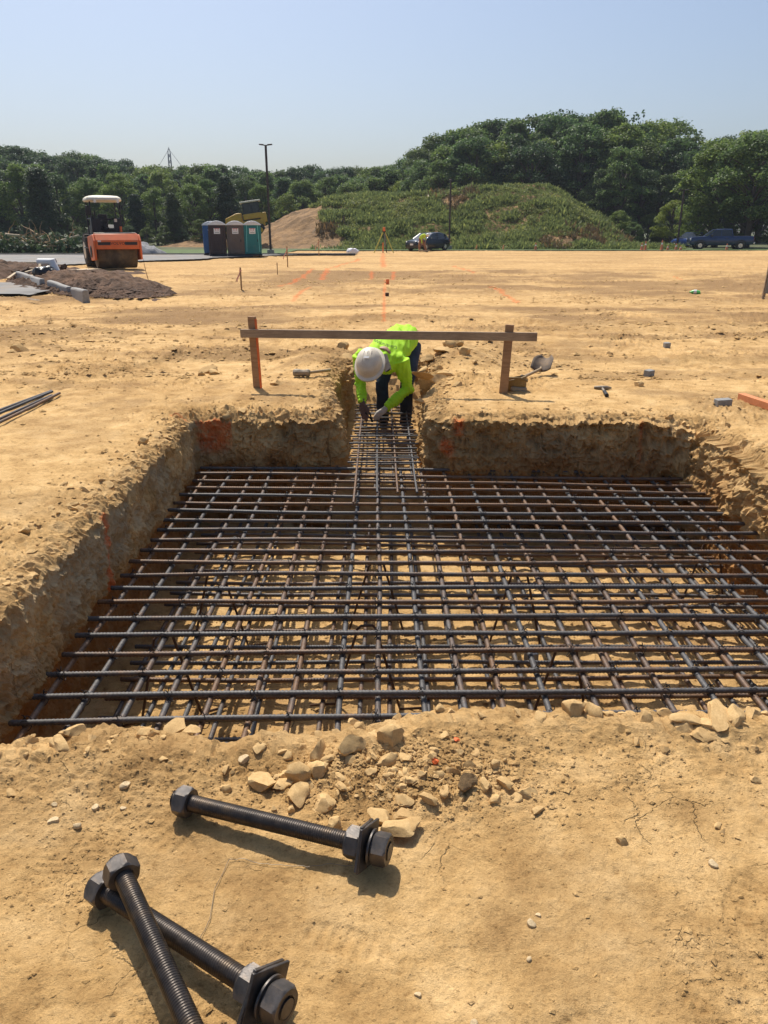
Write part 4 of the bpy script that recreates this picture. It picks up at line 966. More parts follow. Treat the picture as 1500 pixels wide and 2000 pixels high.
    for z, r in ((.147, .04), (.11, .74), (.0, .95)): rings.append([H((.122 * r * math.cos(a), .148 * r * math.sin(a), z)) for a in [2 * math.pi * k / 32 for k in range(32)]])
    m.loft(rings, False); hat = m.build('hard_hat', M['hat'], root, True)
    m = MB(); ri = []
    for f, z in ((.96, .010), (1.0, .014), (1.0, .0), (.97, -.004)):
        rr = []
        for k in range(40):
            a = 2 * math.pi * k / 40; w = 1 + .17 + .10 * max(0, math.sin(a)) + .03 * max(0, -math.sin(a)); ww = w if f >= .97 and f != .96 else .95
            rr.append(H((.122 * ww * math.cos(a), .148 * ww * math.sin(a), z - (.014 if ww > 1 else 0))))
        ri.append(rr)
    m.loft([ri[0], ri[1], ri[2], ri[3]], False); m.build('brim', M['hat'], hat, True)
    for s in (-.035, 0, .035):
        MB().tube([H((s, -.115, .085)), H((s, -.05, .143)), H((s, .05, .146)), H((s, .115, .088))], .006 if s else .009, 6).build('ridge', M['hat'], hat, True)
    MB().box(H((.0, -.02, .156)), (.06, .026, .006), hq).build('sticker', M['label_white'], hat)
    m = MB(); p0 = neck + Vector((.10, .03, .06)); m.loft([[p0 + Vector((x * .035 + k * .015, -.02 * k, -.055 * k + .012 * math.sin(x * 5 + k) + t)) for x, t in ((-1, 0), (-.3, .012), (.3, 0), (1, .012), (1, -.006), (-1, -.012))] for k in range(4)]); m.build('neck_cloth', M['glove_white'], root, True)
    # print across the shoulders, laid on the shirt's surface
    me = text_mesh('Construction, I', .062, .0); bvh = BVHTree.FromPolygons([v.co for v in shirt.data.vertices], [list(p.vertices) for p in shirt.data.polygons])
    bm = bmesh.new(); bm.from_mesh(me); bmesh.ops.triangulate(bm, faces=bm.faces); bmesh.ops.subdivide_edges(bm, edges=[e for e in bm.edges if e.calc_length() > .02], cuts=1); ok = True
    xs = [v.co.x for v in bm.verts]; W = max(xs) - min(xs); eye = Vector((0, 0, CAM_H)) - iv; c = L(752, 683, 8.95)
    for v in bm.verts:
        u = v.co.x / W; px_ = 750 - u * 50; py_ = 673 - u * 17 - 10 * u * u + v.co.y / .062 * 9.5
        hit = bvh.ray_cast(eye, ray(px_, py_).normalized())
        v.co = (hit[0] + hit[1] * .004) if hit[0] is not None else c
    bm.to_mesh(me); bm.free(); link('shirt_lettering', me, M['lettering_dark'], root)
    return root
make_worker()
# ------------------------------------------------------------------ asphalt, kerb, verge
M['asphalt'] = plain('worn_asphalt', (.22, .21, .195), .9, 0, .25, .8, .004, bscale=60, dirt=.55)
M['grass'] = plain('mown_grass', (.085, .13, .032), .95, 0, .35, 1.4, .02, bscale=30)
M['mulch'] = plain('dark_mulch', (.055, .040, .030), .95, 0, .5, 5, .03, bscale=24)
M['rough_ground'] = plain('rough_ground', (.075, .085, .03), .95, 0, .4, .4, .03, bscale=6)
def sheet(name, x0, x1, y0, y1, z, mat, label, st=1.0, edge=None, nz=.01):
    """thin wavy sheet; edge(x, y) < 0 removes what lies outside"""
    nx = int((x1 - x0) / st) + 1; ny = max(3, int((y1 - y0) / (st)) + 1)
    X, Y = np.meshgrid(np.linspace(x0, x1, nx), np.linspace(y0, y1, ny)); x, y = X.ravel(), Y.ravel()
    zz = z + nz * fbm2(x * .7, y * .7, 3, 301)
    idx = np.arange(nx * ny).reshape(ny, nx); q = np.stack([idx[:-1, :-1], idx[:-1, 1:], idx[1:, 1:], idx[1:, :-1]], -1).reshape(-1, 4)
    if edge is not None:
        e = edge(x, y); q = q[(e[q] > 0).all(1)]
    return struct(link(name, np_mesh(name, np.stack([x, y, zz], 1), q), mat), label)
sheet('verge', -190, 190, 69.5, 470, .03, M['rough_ground'], 'rough green ground towards the woods', 3.0)
sheet('verge', -75, -7.5, 57.6, 72, .06, M['grass'], 'strip of mown grass beyond the kerb on the left', .8)
sheet('verge', -7.5, 40, 70.6, 76, .06, M['grass'], 'strip of thin grass in front of the green mound', .8)
al = lambda x, y: np.minimum((-5.6 - (57 - y) * .55 + .8 * vn2(x * .3, y * .3, 4)) - x, y - (40.5 + .05 * (x + 20) + 1.5 * vn2(x * .25, 0 * y, 6)))
sheet('asphalt_lot', -75, -3, 38, 56.0, .085, M['asphalt'], 'worn asphalt of the old car park on the left', .25, al, .004)
al2 = lambda x, y: np.minimum(-9.2 + .35 * (22 - y) + .6 * vn2(x * .7, y * .7, 14) - x, 9.0 - np.abs(y - 23.5) + 2.5 * vn2(x * .4, y * .4, 15) - 4.5)
sheet('asphalt_patch', -22, -5.5, 17.5, 30, .075, M['asphalt'], 'patch of asphalt showing through the soil by the broken kerb', .12, al2, .004)
kerb = empty('kerb', (-30, 56.4, 0)); tag(kerb, 'kerb with its shade painted dark, along the far side of the car park', 'kerb')
M['kerb'] = plain('shade_dark_kerb', (.06, .058, .055), .9, 0, .3, 3)  # near-black colour carries the shade that lies on the kerb
for k in range(34):
    x = -70 + k * 2.0; MB().prism([(-.2, 0), (-.16, .15), (.16, .16), (.2, 0)], 0, 1.985, 'x').build('kerb_stone', M['kerb'], kerb, bevel=.02, seg=1, loc=(x + 30, (.02 * math.sin(k)) , 0))
sheet('mulch_strip', -75, -3, 56.65, 57.55, .10, M['mulch'], 'dark mulch strip behind the kerb', .3, None, .03)

# ------------------------------------------------------------------ broken kerb island on the left
def heap_mesh(name, cx, cy, sx, sy, h, ang, st, seed, power=1.0):
    nx = int(2.6 * sx / st); ny = int(2.6 * sy / st); U, V = np.meshgrid(np.linspace(-1.3, 1.3, nx), np.linspace(-1.3, 1.3, ny)); u, v = U.ravel(), V.ravel()
    c, s = math.cos(ang), math.sin(ang); lx, ly = u * sx, v * sy
    r = np.sqrt(u * u + v * v) + .45 * fbm2(lx * .6, ly * .6, 3, seed)
    z = h * np.clip(1 - r ** 2, -.3, 1) ** power if power == 1 else h * np.clip(1 - r ** 2, 0, 1) ** power - .03
    z = z + sstep(1.25, .6, r) * (h * .7 * fbm2(lx * 1.1, ly * 1.1, 3, seed + 1) + .16 * np.abs(fbm2(lx * 5, ly * 5, 3, seed + 2)))
    idx = np.arange(nx * ny).reshape(ny, nx); q = np.stack([idx[:-1, :-1], idx[:-1, 1:], idx[1:, 1:], idx[1:, :-1]], -1).reshape(-1, 4)
    return np_mesh(name, np.stack([lx * c - ly * s, lx * s + ly * c, z], 1), q)
M['mulch_heap'] = plain('turned_mulch', (.115, .064, .036), .95, 0, .6, 2, .08, bscale=18)
o = link('mulch_island', heap_mesh('mulch_island', 0, 0, 5.4, 1.7, .30, R(125), .06, 401), M['mulch_heap'], None, (-9.5, 25.2, .0)); struct(o, 'torn up island of dark mulch beside the broken kerb')
o = link('mulch_island', heap_mesh('mulch_island', 0, 0, 5.5, 3.2, .35, R(170), .08, 411), M['mulch_heap'], None, (-16.2, 32.5, .0)); struct(o, 'dark mulch heap at the far left edge')
def mulch_bits():
    n = 5200; a = RNG.uniform(0, 6.28, n); r = np.sqrt(RNG.uniform(0, 1, n)) * 1.12; lx = np.cos(a) * r * 5.4; ly = np.sin(a) * r * 1.7; c, s = math.cos(R(125)), math.sin(R(125))
    x = -9.5 + lx * c - ly * s; y = 25.2 + lx * s + ly * c; z = .24 * np.clip(1 - r * r, 0, 1) + .04
    o = scatter_crumbs('mulch_chunks', np.column_stack([x, y, z]), np.clip(RNG.lognormal(-2.5, .65, n), .03, .42), M['mulch_heap'], 7, 'dark clumps of soil and roots on the torn island')
mulch_bits()
for k, (x0, y0, x1, y1, h, lab) in enumerate(((32, 547, 51, 555, .30, 'tilted concrete kerb piece farthest left, by the planks'), (60, 558, 87, 566, .28, 'grey concrete kerb piece below the rubbish heap'),
                                              (94, 567, 123, 576, .24, 'grey concrete kerb piece in the middle of the broken row'), (139, 579, 172, 590, .24, 'grey concrete kerb piece at the near end of the broken row'))):
    a = at(x0, y0); b = at(x1, y1); d = b - a
    m = MB(); n = d.normalized(); s = Vector((-n.y, n.x, 0)); s = s if s.y > 0 else -s
    sec = [(-.02, -.1), (.0, h * .86), (.03, h), (.14, h), (.16, -.1)]
    m.loft([[p + s * u + Vector((0, 0, v)) for u, v in sec] for p in (Vector((0, 0, 0)), d * .33 + s * .02, d * .66 - s * .01, d)]); o = m.build('kerb_piece', M['concrete'], None, bevel=.02, loc=a, rot=(R((2, -2, 2, -2)[k]), R((-1, 1, -1, 0)[k]), R((4, -3, 3, -3)[k]))); tag(o, lab, 'kerb', 'broken pieces of concrete kerb')
M['white_wrap'] = plain('white_wrap', (.74, .74, .72), .5, 0, .06, 5, dirt=.2); M['black_plastic'] = plain('black_plastic', (.018, .018, .02), .35, 0, .3, 5); M['pale_plank'] = plain('pale_plank', (.55, .43, .28), .8, 0, .2, 5)
def onheap(px_, py_, d, z=None): return dp(px_, py_, d)
p = dp(92, 512, 29.0); e = empty('wrapped_roll', p, R(-8)); tag(e, 'white rolled sheeting lying on top of the rubbish heap', 'roll')
MB().cyl((-.34, 0, 0), (.32, 0, 0), .125, n=20).build('roll', M['white_wrap'], e, True); MB().cyl((.318, 0, 0), (.33, 0, 0), .05, n=14).build('roll_core', M['black_plastic'], e)
p = dp(108, 522, 28.4); m = MB().cyl((-.10, 0, .22), (.12, -.1, -.26), .12, n=16); o = m.build('leaning_tube', M['white_wrap'], None, True, loc=p); tag(o, 'off white tube leaning against the rubbish heap', 'tube')
p = dp(88, 532, 27.6); b = MB().ell((0, 0, 0), (.42, .3, .24)); me = remesh(b, .04, 1, 'b', lambda v: .10 * fbm3(v[:, 0] * 5, v[:, 1] * 5, v[:, 2] * 5, 3, 6)); o = link('black_bag', me, M['black_plastic'], None, p); tag(o, 'black plastic bag in the rubbish heap beside the kerb', 'bag')
for k, (x0, y0, x1, y1, d0, d1, w, lab) in enumerate(((62, 538, 45, 554, 27.2, 26.2, .09, 'pale plank leaning over the kerb piece'), (34, 531, 16, 544, 28.5, 27.5, .09, 'pale plank at the far left, sloping down to the asphalt'),
        (52, 513, 95, 513, 29.3, 29.1, .10, 'long pale plank lying under the white roll'), (52, 524, 68, 525, 28.6, 28.5, .09, 'short reddish plank in the rubbish heap'), (50, 532, 64, 528, 28, 28.2, .14, 'short pale board end in the rubbish heap'), (78, 516, 77, 530, 28.7, 28.4, .08, 'upright pale board piece in the rubbish heap'),
        (150, 528, 183, 526, 31, 32.2, .7, 'flat pale board lying on the mulch in front of the roller'))):
    a = dp(x0, y0, d0); b = dp(x1, y1, d1); o = MB().beam((0, 0, 0), b - a, w, .05).build('plank', M['pale_plank'], None, loc=a); tag(o, lab, 'plank', 'scrap boards in the rubbish heap')
b = MB()
for k in range(14): b.box((random.uniform(-.9, .8), random.uniform(-.3, .5), random.uniform(-.1, .2)), (random.uniform(.15, .5), random.uniform(.1, .25), random.uniform(.05, .15)), (random.uniform(-.6, .6), random.uniform(-.6, .6), random.uniform(0, 3)))
o = b.build('rubble_scraps', M['mulch_heap'], None, loc=dp(75, 532, 28.6)); o['kind'] = 'stuff'; o['label'] = 'dark scraps heaped under the boards'
def branch_pts(p, d, L, n, wob):
    pts = [Vector(p)]
    for k in range(n): d = (d + Vector([random.gauss(0, wob) for _ in range(3)])).normalized(); pts.append(pts[-1] + d * L / n)
    return pts
for px_, py_, dx_, dz_, lab in ((278, 512, .06, 1, 'thin bare sapling stick standing at the right tip of the mulch island'), ):
    p = at(290, 548); o = MB().tube(branch_pts((0, 0, 0), Vector((-.25, 0, 1)).normalized(), .75, 5, .12), [.012, .011, .010, .009, .007, .005], 6).build('bare_stick', M['rust_dark'], None, True, loc=p); tag(o, lab, 'stick')

# ------------------------------------------------------------------ road roller
M['orange_paint'] = plain('orange_machine_paint', (.74, .145, .030), .42, 0, .08, 3, dirt=.25)
M['cream'] = plain('cream_paint', (.72, .66, .52), .5, 0, .05, 3); M['machine_black'] = plain('machine_black', (.022, .023, .027), .5, .2, .3, 4); M['drum_steel'] = plain('soil_caked_drum', (.11, .085, .055), .75, .25, .35, 3, .01, dirt=.6)
M['rubber'] = plain('tyre_rubber', (.03, .029, .028), .85, 0, .3, 8, .01, dirt=.4); M['glass'] = plain('dark_glass', (.02, .026, .03), .08, 0, .1, 4, spec=.8); M['grey_trim'] = plain('grey_trim', (.16, .165, .17), .6, 0, .1, 5)
M['yellow_paint'] = plain('yellow_machine_paint', (.62, .36, .035), .5, 0, .12, 3, dirt=.3)
def wheel(parent, c, r, w, axis='x', rim='cream', n=28, lugs=True):
    a = Vector((1, 0, 0)); c = Vector(c)
    m = MB(); prof = [(-w / 2, r * .60), (-w / 2, r * .93), (-w * .32, r), (w * .32, r), (w / 2, r * .93), (w / 2, r * .60)]
    m.loft([[c + Vector((x, rr * math.cos(t), rr * math.sin(t))) for t in [2 * math.pi * k / n for k in range(n)]] for x, rr in prof], True)
    if lugs:
        for k in range(22):
            t = 2 * math.pi * k / 22
            for s in (-1, 1): m.box(c + Vector((s * w * .24, r * math.cos(t) * 1.0, r * math.sin(t) * 1.0)), (w * .42, r * .09, r * .10), (t, 0, s * .5 * 0))
    ty = m.build('tyre', M['rubber'], parent, True)
    m = MB(); m.cyl(c + Vector((-w * .52, 0, 0)), c + Vector((w * .52, 0, 0)), r * .52, n=20); m.cyl(c + Vector((-w * .56, 0, 0)), c + Vector((w * .56, 0, 0)), r * .2, n=12); m.build('rim', M[rim], ty, bevel=.01)
    return ty
def make_roller():
    p = gp(214, 528); e = empty('road_roller', (p.x + .1, p.y + .75, .06), R(27), .95); e.scale = (.84, .9, .95); tag(e, 'orange single drum road roller with cream canopy on the left', 'road roller')
    # drum, 2.06 m wide, front towards -Y
    m = MB(); N = 48; m.loft([[(x, .74 * f * math.cos(t), .74 + .74 * f * math.sin(t)) for t in [2 * math.pi * k / N for k in range(N)]] for x, f in ((-1.0, .80), (-1.0, .985), (-.985, 1.0), (.985, 1.0), (1.0, .985), (1.0, .80))]); m.build('drum', M['drum_steel'], e, True)
    # orange frame round the drum: front beam with sloped top, side beams
    prof = [(-1.02, .86), (-1.02, 1.24), (-.74, 1.53), (-.52, 1.55), (-.52, .92)]
    m = MB().prism(prof, -1.08, 1.08, 'x'); m.build('front_beam', M['orange_paint'], e, bevel=.025)
    for s in (-1, 1):
        m = MB().prism([(-.98, .40), (-1.0, 1.22), (-.72, 1.5), (.9, 1.40), (1.05, 1.0), (.35, .34)], s * 1.085, s * 1.20, 'x'); m.build('side_frame', M['orange_paint'], e, bevel=.03)
        m = MB().cyl((s * 1.19, 0, .74), (s * 1.24, 0, .74), .26, n=24); m.build('drum_hub', M['machine_black'], e, bevel=.01)
    for x0, x1 in ((-.98, -.36), (.36, .98)):
        MB().box(((x0 + x1) / 2, -1.022, 1.11), (x1 - x0, .012, .13)).build('stripe', M['machine_black'], e)
    t = link('lettering', text_mesh('VOLVO', .20, .004), M['machine_black'], e, (0, -1.026, 1.11), (R(90), 0, 0)); t.scale = (1.1, .85, 1)
    MB().box((-.9, -1.024, 1.215), (.16, .012, .06)).build('decal', M['label_white'], e)
    # deck strip on the sloped top: cream, grey, cream
    def top(x0, x1, mat, nm):
        MB().prism([(-.70, 1.562), (-.70, 1.575), (-.50, 1.582), (-.50, 1.562)], x0, x1, 'x').build(nm, mat, e)
    top(-1.06, -.55, M['cream'], 'step_plate'); top(-.548, .82, M['grey_trim'], 'grip_plate'); top(.822, 1.02, M['cream'], 'step_plate')
    MB().box((0, -.25, 1.0), (2.1, .5, .3)).build('cross_beam', M['machine_black'], e, bevel=.03)
    # articulation and platform
    MB().box((0, 1.1, .95), (.6, 1.0, .5)).build('hitch', M['machine_black'], e, bevel=.04)
    m = MB().box((-.12, 1.9, 1.42), (1.55, 1.5, .16)); m.build('platform', M['machine_black'], e, bevel=.03)
    m = MB().box((-.75, 1.25, 1.85), (.28, .5, .75)); m.build('console', M['machine_black'], e, bevel=.05); MB().box((.5, 1.25, 1.80), (.36, .45, .7)).build('console', M['machine_black'], e, bevel=.05)
    MB().box((0.36, 1.0, 2.12), (.14, .01, .14)).build('notice', M['cream'], e)
    MB().cyl((.58, 1.0, 1.6), (.58, 1.0, 1.85), .06, n=12).build('extinguisher', M['lath_orange'], e, True)
    m = MB().box((-.1, 2.05, 1.75), (.5, .5, .14)).box((-.1, 2.28, 2.10), (.5, .14, .62), (-.12, 0, 0)); m.build('seat', M['machine_black'], e, bevel=.06)
    m = MB().tube([(-.1, 1.55, 1.7), (-.1, 1.62, 2.1)], .04, 8); m.tube([(-.1 + .2 * math.cos(a), 1.62 + .2 * math.sin(a) * .9, 2.12 + .05 * math.sin(a)) for a in [2 * math.pi * k / 16 for k in range(17)]], .018, 6); m.build('steering_wheel', M['machine_black'], e, True)
    for sx in (-.86, .66):
        for sy in (1.15, 2.55): MB().beam((sx, sy, 1.42), (sx * .98, sy, 2.98), .07, .07, up=(0, 1, 0)).build('post', M['machine_black'], e, bevel=.01)
    m = MB().tube([(-.86, 1.1, 2.18), (.66, 1.1, 2.18)], .03, 8).tube([(-.86, 1.12, 2.2), (-.86, 2.5, 2.2)], .03, 8).tube([(.66, 1.12, 2.2), (.66, 2.5, 2.2)], .03, 8); m.build('handrail', M['machine_black'], e, True)
    # canopy
    m = MB(); r = []
    for z, f, yo in ((2.95, .94, 0), (3.02, 1.0, 0), (3.12, .96, 0), (3.20, .80, 0), (3.225, .5, 0)): r.append([(-.1 + .90 * f * sx, 1.85 + 1.0 * f * sy, z) for sx, sy in ((-1, -.75), (-.75, -1), (.75, -1), (1, -.75), (1, .75), (.75, 1), (-.75, 1), (-1, .75))])
    m.loft(r); m.build('canopy', M['cream'], e, bevel=.03)
    for s in (-.62, .55): MB().cyl((s, .84, 2.95), (s, .80, 2.95), .07, n=14).build('work_lamp', M['label_white'], e, True)
    MB().box((-1.0, 1.1, 2.55), (.22, .06, .42)).build('mirror', M['machine_black'], e, bevel=.02); MB().tube([(-.88, 1.15, 2.7), (-1.0, 1.12, 2.7)], .015, 6).build('mirror_arm', M['machine_black'], e, True)
    # rear body and tyres
    m = MB().prism([(2.7, .9), (2.7, 1.75), (2.95, 1.95), (4.2, 1.75), (4.45, 1.3), (4.4, .9)], -.72, .72, 'x'); m.build('engine_hood', M['machine_black'], e, bevel=.06)
    for x_ in (-.62, .46): MB().box((x_, 1.04, 1.80), (.44, .05, .72)).build('cab_panel', M['machine_black'], e, bevel=.02)
    for s in (-1, 1): wheel(e, (s * .86, 2.95, .76), .76, .58)
    m = MB().tube([(-1.15, 1.1, .9), (-1.3, 1.5, .9), (-1.2, 2.1, .95)], .03, 6); m.build('step_rail', M['machine_black'], e, True)
make_roller()
# ------------------------------------------------------------------ portable toilets
def toilet(px_, dist, body, label, rotz, seam=None, panel=True, lean=0):
    x = dp(px_, 480, dist).x; e = empty('portable_toilet', (x, dist, .09), R(rotz), .94); tag(e, label, 'portable toilet', 'portable toilets in a row')
    bm_ = plain('toilet_' + body[0], body[1], .55, 0, .08, 2, .004, dirt=.15); w, d, h = .58, .60, 1.92
    m = MB().box((0, 0, h / 2 + .1), (2 * w, 2 * d, h)); m.build('cabin', bm_, e, bevel=.05)
    MB().box((0, 0, .06), (2 * w + .06, 2 * d + .06, .12)).build('skid', M['machine_black'], e, bevel=.02)
    # domed roof
    m = MB(); r = []
    for yy, f in ((-d - .06, .90), (-d - .03, 1.0), (d + .03, 1.0), (d + .06, .9)):
        r.append([(-(w + .05) * f, yy, h + .08)] + [((w + .05) * f * t, yy, h + .10 + .26 * f * (1 - abs(t) ** 2.2)) for t in (-1, -.85, -.6, -.3, 0, .3, .6, .85, 1)] + [((w + .05) * f, yy, h + .08)])
    m.loft(r); m.build('roof', M['toilet_roof'], e, bevel=.02)
    # gable under the roof, door
    MB().prism([(-w * .96, h + .02)] + [(w * .96 * t, h + .04 + .20 * (1 - abs(t) ** 2.2)) for t in (-1, -.7, -.35, 0, .35, .7, 1)] + [(w * .96, h + .02)], -d - .025, -d + .03, 'y').build('gable', bm_, e)
    dr = MB().box((0, -d - .018, 1.02), (.86, .05, 1.70)).build('door', bm_, e, bevel=.02)
    for k in range(5): MB().box((-.30 + .15 * k, -d - .048, .80), (.035, .02, .8)).build('rib', bm_, dr, bevel=.006)
    MB().box((.34, -d - .055, 1.0), (.05, .04, .16)).build('latch', M['machine_black'], dr)
    sx, sz = (.0, 1.62)
    sg = MB().box((sx, -d - .052, sz), (.42, .014, .36)).build('sign', M['label_white'], e)
    t = link('lettering', text_mesh('T.T', .21, .003), M['sign_red'], sg, (sx, -d - .062, sz + .06), (R(90), 0, 0)); MB().box((sx, -d - .0625, sz - .09), (.30, .006, .03)).build('small_print', M['grey_trim'], sg); MB().box((sx, -d - .0625, sz + .165), (.34, .006, .02)).build('red_line', M['sign_red'], sg)
    if seam:
        for s in (-1, 1): MB().tube([(s * .44, -d - .05, .25), (s * .40, -d - .05, 1.3), (s * .36, -d - .05, 1.98)], .022, 6).build('trim_line', M[seam], e, True)
    for s in (-1, 1): MB().box((s * (w + .012), .1, 1.0), (.03, .8, 1.3)).build('side_panel', bm_, e, bevel=.01)
    for s in (-1, 1): MB().box((s * (w + .014), .0, 1.78), (.02, .7, .12)).build('vent', M['machine_black'], e)
M['toilet_roof'] = plain('toilet_roof', (.70, .71, .70), .5, 0, .06, 2); M['sign_red'] = plain('sign_red', (.55, .03, .03), .6, 0, .1, 5); M['teal_light'] = plain('teal_light', (.18, .62, .58), .6, 0, .05, 5)
toilet(425.5, 53.0, ('brown', (.035, .018, .018)), 'dark brown portable toilet with white roof at the left of the row', 12)
toilet(461, 53.2, ('taupe', (.125, .095, .075)), 'taupe portable toilet in the middle of the row', 11)
toilet(494, 53.4, ('teal', (.010, .185, .19)), 'teal portable toilet at the right end of the row', 10, 'teal_light')
toilet(414.5, 55.2, ('blue', (.035, .115, .27)), 'blue portable toilet mostly hidden behind the dark brown one', 11)
# ------------------------------------------------------------------ light poles, tower
M['pole'] = plain('bronze_pole', (.055, .042, .038), .5, .4, .15, 4)
def lamp_post(px_, py_, top, dist, label, heads=2, ang=0):
    b = dp(px_, py_, dist); b.z = 0; t = dp(px_, top, dist).z; e = empty('lamp_post', b, ang); tag(e, label, 'lamp post', 'parking lot lamp posts')
    MB().cyl((0, 0, -.3), (0, 0, .35), .26, n=16).build('base', M['concrete'], e, bevel=.02)
    MB().beam((0, 0, .3), (0, 0, t), .145, .145, up=(0, 1, 0)).build('pole', M['pole'], e, bevel=.01)
    for s in ((-1, 1) if heads == 2 else (1,)):
        MB().beam((0, 0, t), (s * .16, 0, t + .02), .06, .06, up=(0, 1, 0)).build('arm', M['pole'], e)
        MB().prism([(s * .10, t - .01), (s * .46, t + .03), (s * .45, t + .10), (s * .14, t + .08)], -.12, .12, 'y').build('lamp_head', M['pole'], e, bevel=.02)
lamp_post(529, 495, 284, 58.5, 'tall bronze lamp post with two flat heads behind the teal toilet')
lamp_post(877, 480, 352, 73, 'slim dark lamp post in front of the green mound', 1, R(90))
lamp_post(1322, 484, 372, 76, 'lamp post with two heads left of the blue pickup')
tp = dp(333, 330, 420); tw = empty('radio_tower', (tp.x, 420, 0)); tag(tw, 'distant lattice radio tower rising above the left trees', 'tower')
M['tower'] = plain('tower_steel', (.22, .22, .23), .6, .3, .1, .1)
tz = dp(333, 288, 420).z; m = MB()
for k in range(4):
    a = R(45 + 90 * k); a2 = R(135 + 90 * k); nseg = 14
    m.beam((1.5 * math.cos(a), 1.5 * math.sin(a), 0), (.75 * math.cos(a), .75 * math.sin(a), tz * .93), .24, .24)
    for j in range(nseg):
        f0, f1 = j / nseg, (j + 1) / nseg; r0 = 1.5 - .75 * f0; r1 = 1.5 - .75 * f1
        m.beam((r0 * math.cos(a), r0 * math.sin(a), tz * .93 * f0), (r1 * math.cos(a2), r1 * math.sin(a2), tz * .93 * f1), .2, .2)
m.build('lattice', M['tower'], tw); MB().tube([(-.6, 0, tz * .93), (-.4, 0, tz * .97), (0, 0, tz * 1.0), (.4, 0, tz * .97), (.6, 0, tz * .93)], .2, 6).build('crown_frame', M['tower'], tw)
for s in (-1, 1): MB().tube([(0, 0, tz * .98), (s * 16, 0, tz * .45)], .09, 5).build('guy_wire', M['tower'], tw)

# ------------------------------------------------------------------ mound and dirt ramp
M['mound_soil'] = plain('brown_fill', (.235, .137, .056), .95, 0, .5, .8, .25, bscale=4)
RIDGE = [(300, 484), (380, 462), (440, 458), (500, 452), (530, 436), (570, 415), (610, 402), (650, 390), (700, 386), (750, 383), (850, 380), (950, 377), (1000, 370), (1050, 366), (1090, 374), (1130, 398), (1160, 420), (1190, 446), (1225, 476), (1250, 486)]
RD = 90.0
rx = np.array([dp(x, y, RD).x for x, y in RIDGE]); rz = np.array([dp(x, y, RD).z for x, y in RIDGE])
def mound_z(x, y):
    h = np.interp(x, rx, rz, left=0, right=0); h = np.maximum(h, 0); wf = 6 + h * 1.9
    t = np.clip((y - (RD - wf)) / wf, 0, 1); front = sstep(0, 1, t) * .65 + t * .35; back = 1 - sstep(RD + 4, RD + 22, y)
    z = h * np.where(y < RD, front, back)
    return z + sstep(.2, 1.2, h) * (.45 * fbm2(x * .25, y * .25, 3, 501) + .30 * fbm2(x * 1.1, y * 1.1, 4, 502)) * sstep(0, .25, t) - .06
def mound():
    X, Y = np.meshgrid(np.linspace(-28, 33, 260), np.linspace(72, 114, 150)); x, y = X.ravel(), Y.ravel(); z = mound_z(x, y)
    idx = np.arange(X.size).reshape(X.shape); q = np.stack([idx[:-1, :-1], idx[:-1, 1:], idx[1:, 1:], idx[1:, :-1]], -1).reshape(-1, 4)
    c = np.zeros((x.size, 4), np.float32); n = fbm2(x * .4, y * .4, 4, 505); c[:, 0] = np.clip(.92 + .3 * n, 0, 1); c[:, 3] = np.clip(.35 + .5 * fbm2(x * .3, y * .6, 3, 506), 0, .8)
    struct(link('mound', np_mesh('mound', np.stack([x, y, z], 1), q, c), M['mound_soil']), 'big soil mound overgrown with weeds, bare brown at its left end')
mound()
def leaf_mat(name, col, trans=.35, var=.35):
    m, nt, b = new_mat(name); inf = nd(nt, 'ShaderNodeObjectInfo'); geo = nd(nt, 'ShaderNodeNewGeometry')
    c = ramp(nt, geo.outputs['Random Per Island'], [(0, tuple(k * (1 - var) for k in col)), (.6, col), (1, (col[0] * (1 + var) * 1.15, col[1] * (1 + var), col[2] * (1 + var * .4)))])
    c = mixc(nt, 1, c, ramp(nt, inf.outputs['Random'], [(0, (.70, .80, .90)), (.5, (1, 1, 1)), (1, (1.45, 1.25, .80))]), 'MULTIPLY')
    tr = nd(nt, 'ShaderNodeBsdfTranslucent'); nt.links.new(c, tr.inputs[0]); mx = nd(nt, 'ShaderNodeMixShader'); mx.inputs[0].default_value = trans
    nt.links.new(c, b.inputs['Base Color']); b.inputs['Roughness'].default_value = .5; b.inputs['Specular IOR Level'].default_value = .3
    nt.links.new(b.outputs[0], mx.inputs[1]); nt.links.new(tr.outputs[0], mx.inputs[2]); nt.links.new(mx.outputs[0], nt.nodes['Material Output'].inputs[0]); return m
M['leaf_dark'] = leaf_mat('leaf_dark', (.080, .135, .050), .45); M['leaf_mid'] = leaf_mat('leaf_mid', (.135, .215, .066), .5); M['leaf_light'] = leaf_mat('leaf_light', (.16, .235, .056), .45); M['leaf_pine'] = leaf_mat('leaf_pine', (.065, .105, .052), .25)
M['weed'] = leaf_mat('weed', (.20, .25, .088), .45, .4); M['bark'] = plain('bark', (.09, .07, .055), .9, 0, .3, 4)
M['dead'] = leaf_mat('dead_weed', (.17, .135, .085), .2, .35)
def leaves_np(cent, norm, size, rng, tri=False):
    """small bent quads facing roughly along norm"""
    n = len(cent); r = rng.normal(size=(n, 3)); nn = norm + .75 * r; nn /= np.linalg.norm(nn, axis=1)[:, None]
    a = np.cross(nn, rng.normal(size=(n, 3))); a /= np.linalg.norm(a, axis=1)[:, None]; b = np.cross(nn, a)
    s = size[:, None] * .5; a = a * s * 1.25; b = b * s * .8
    v = np.stack([cent - a, cent - b + nn * s * .25, cent + a, cent + b + nn * s * .25], 1).reshape(-1, 3); q = np.arange(n * 4).reshape(n, 4); return v, q
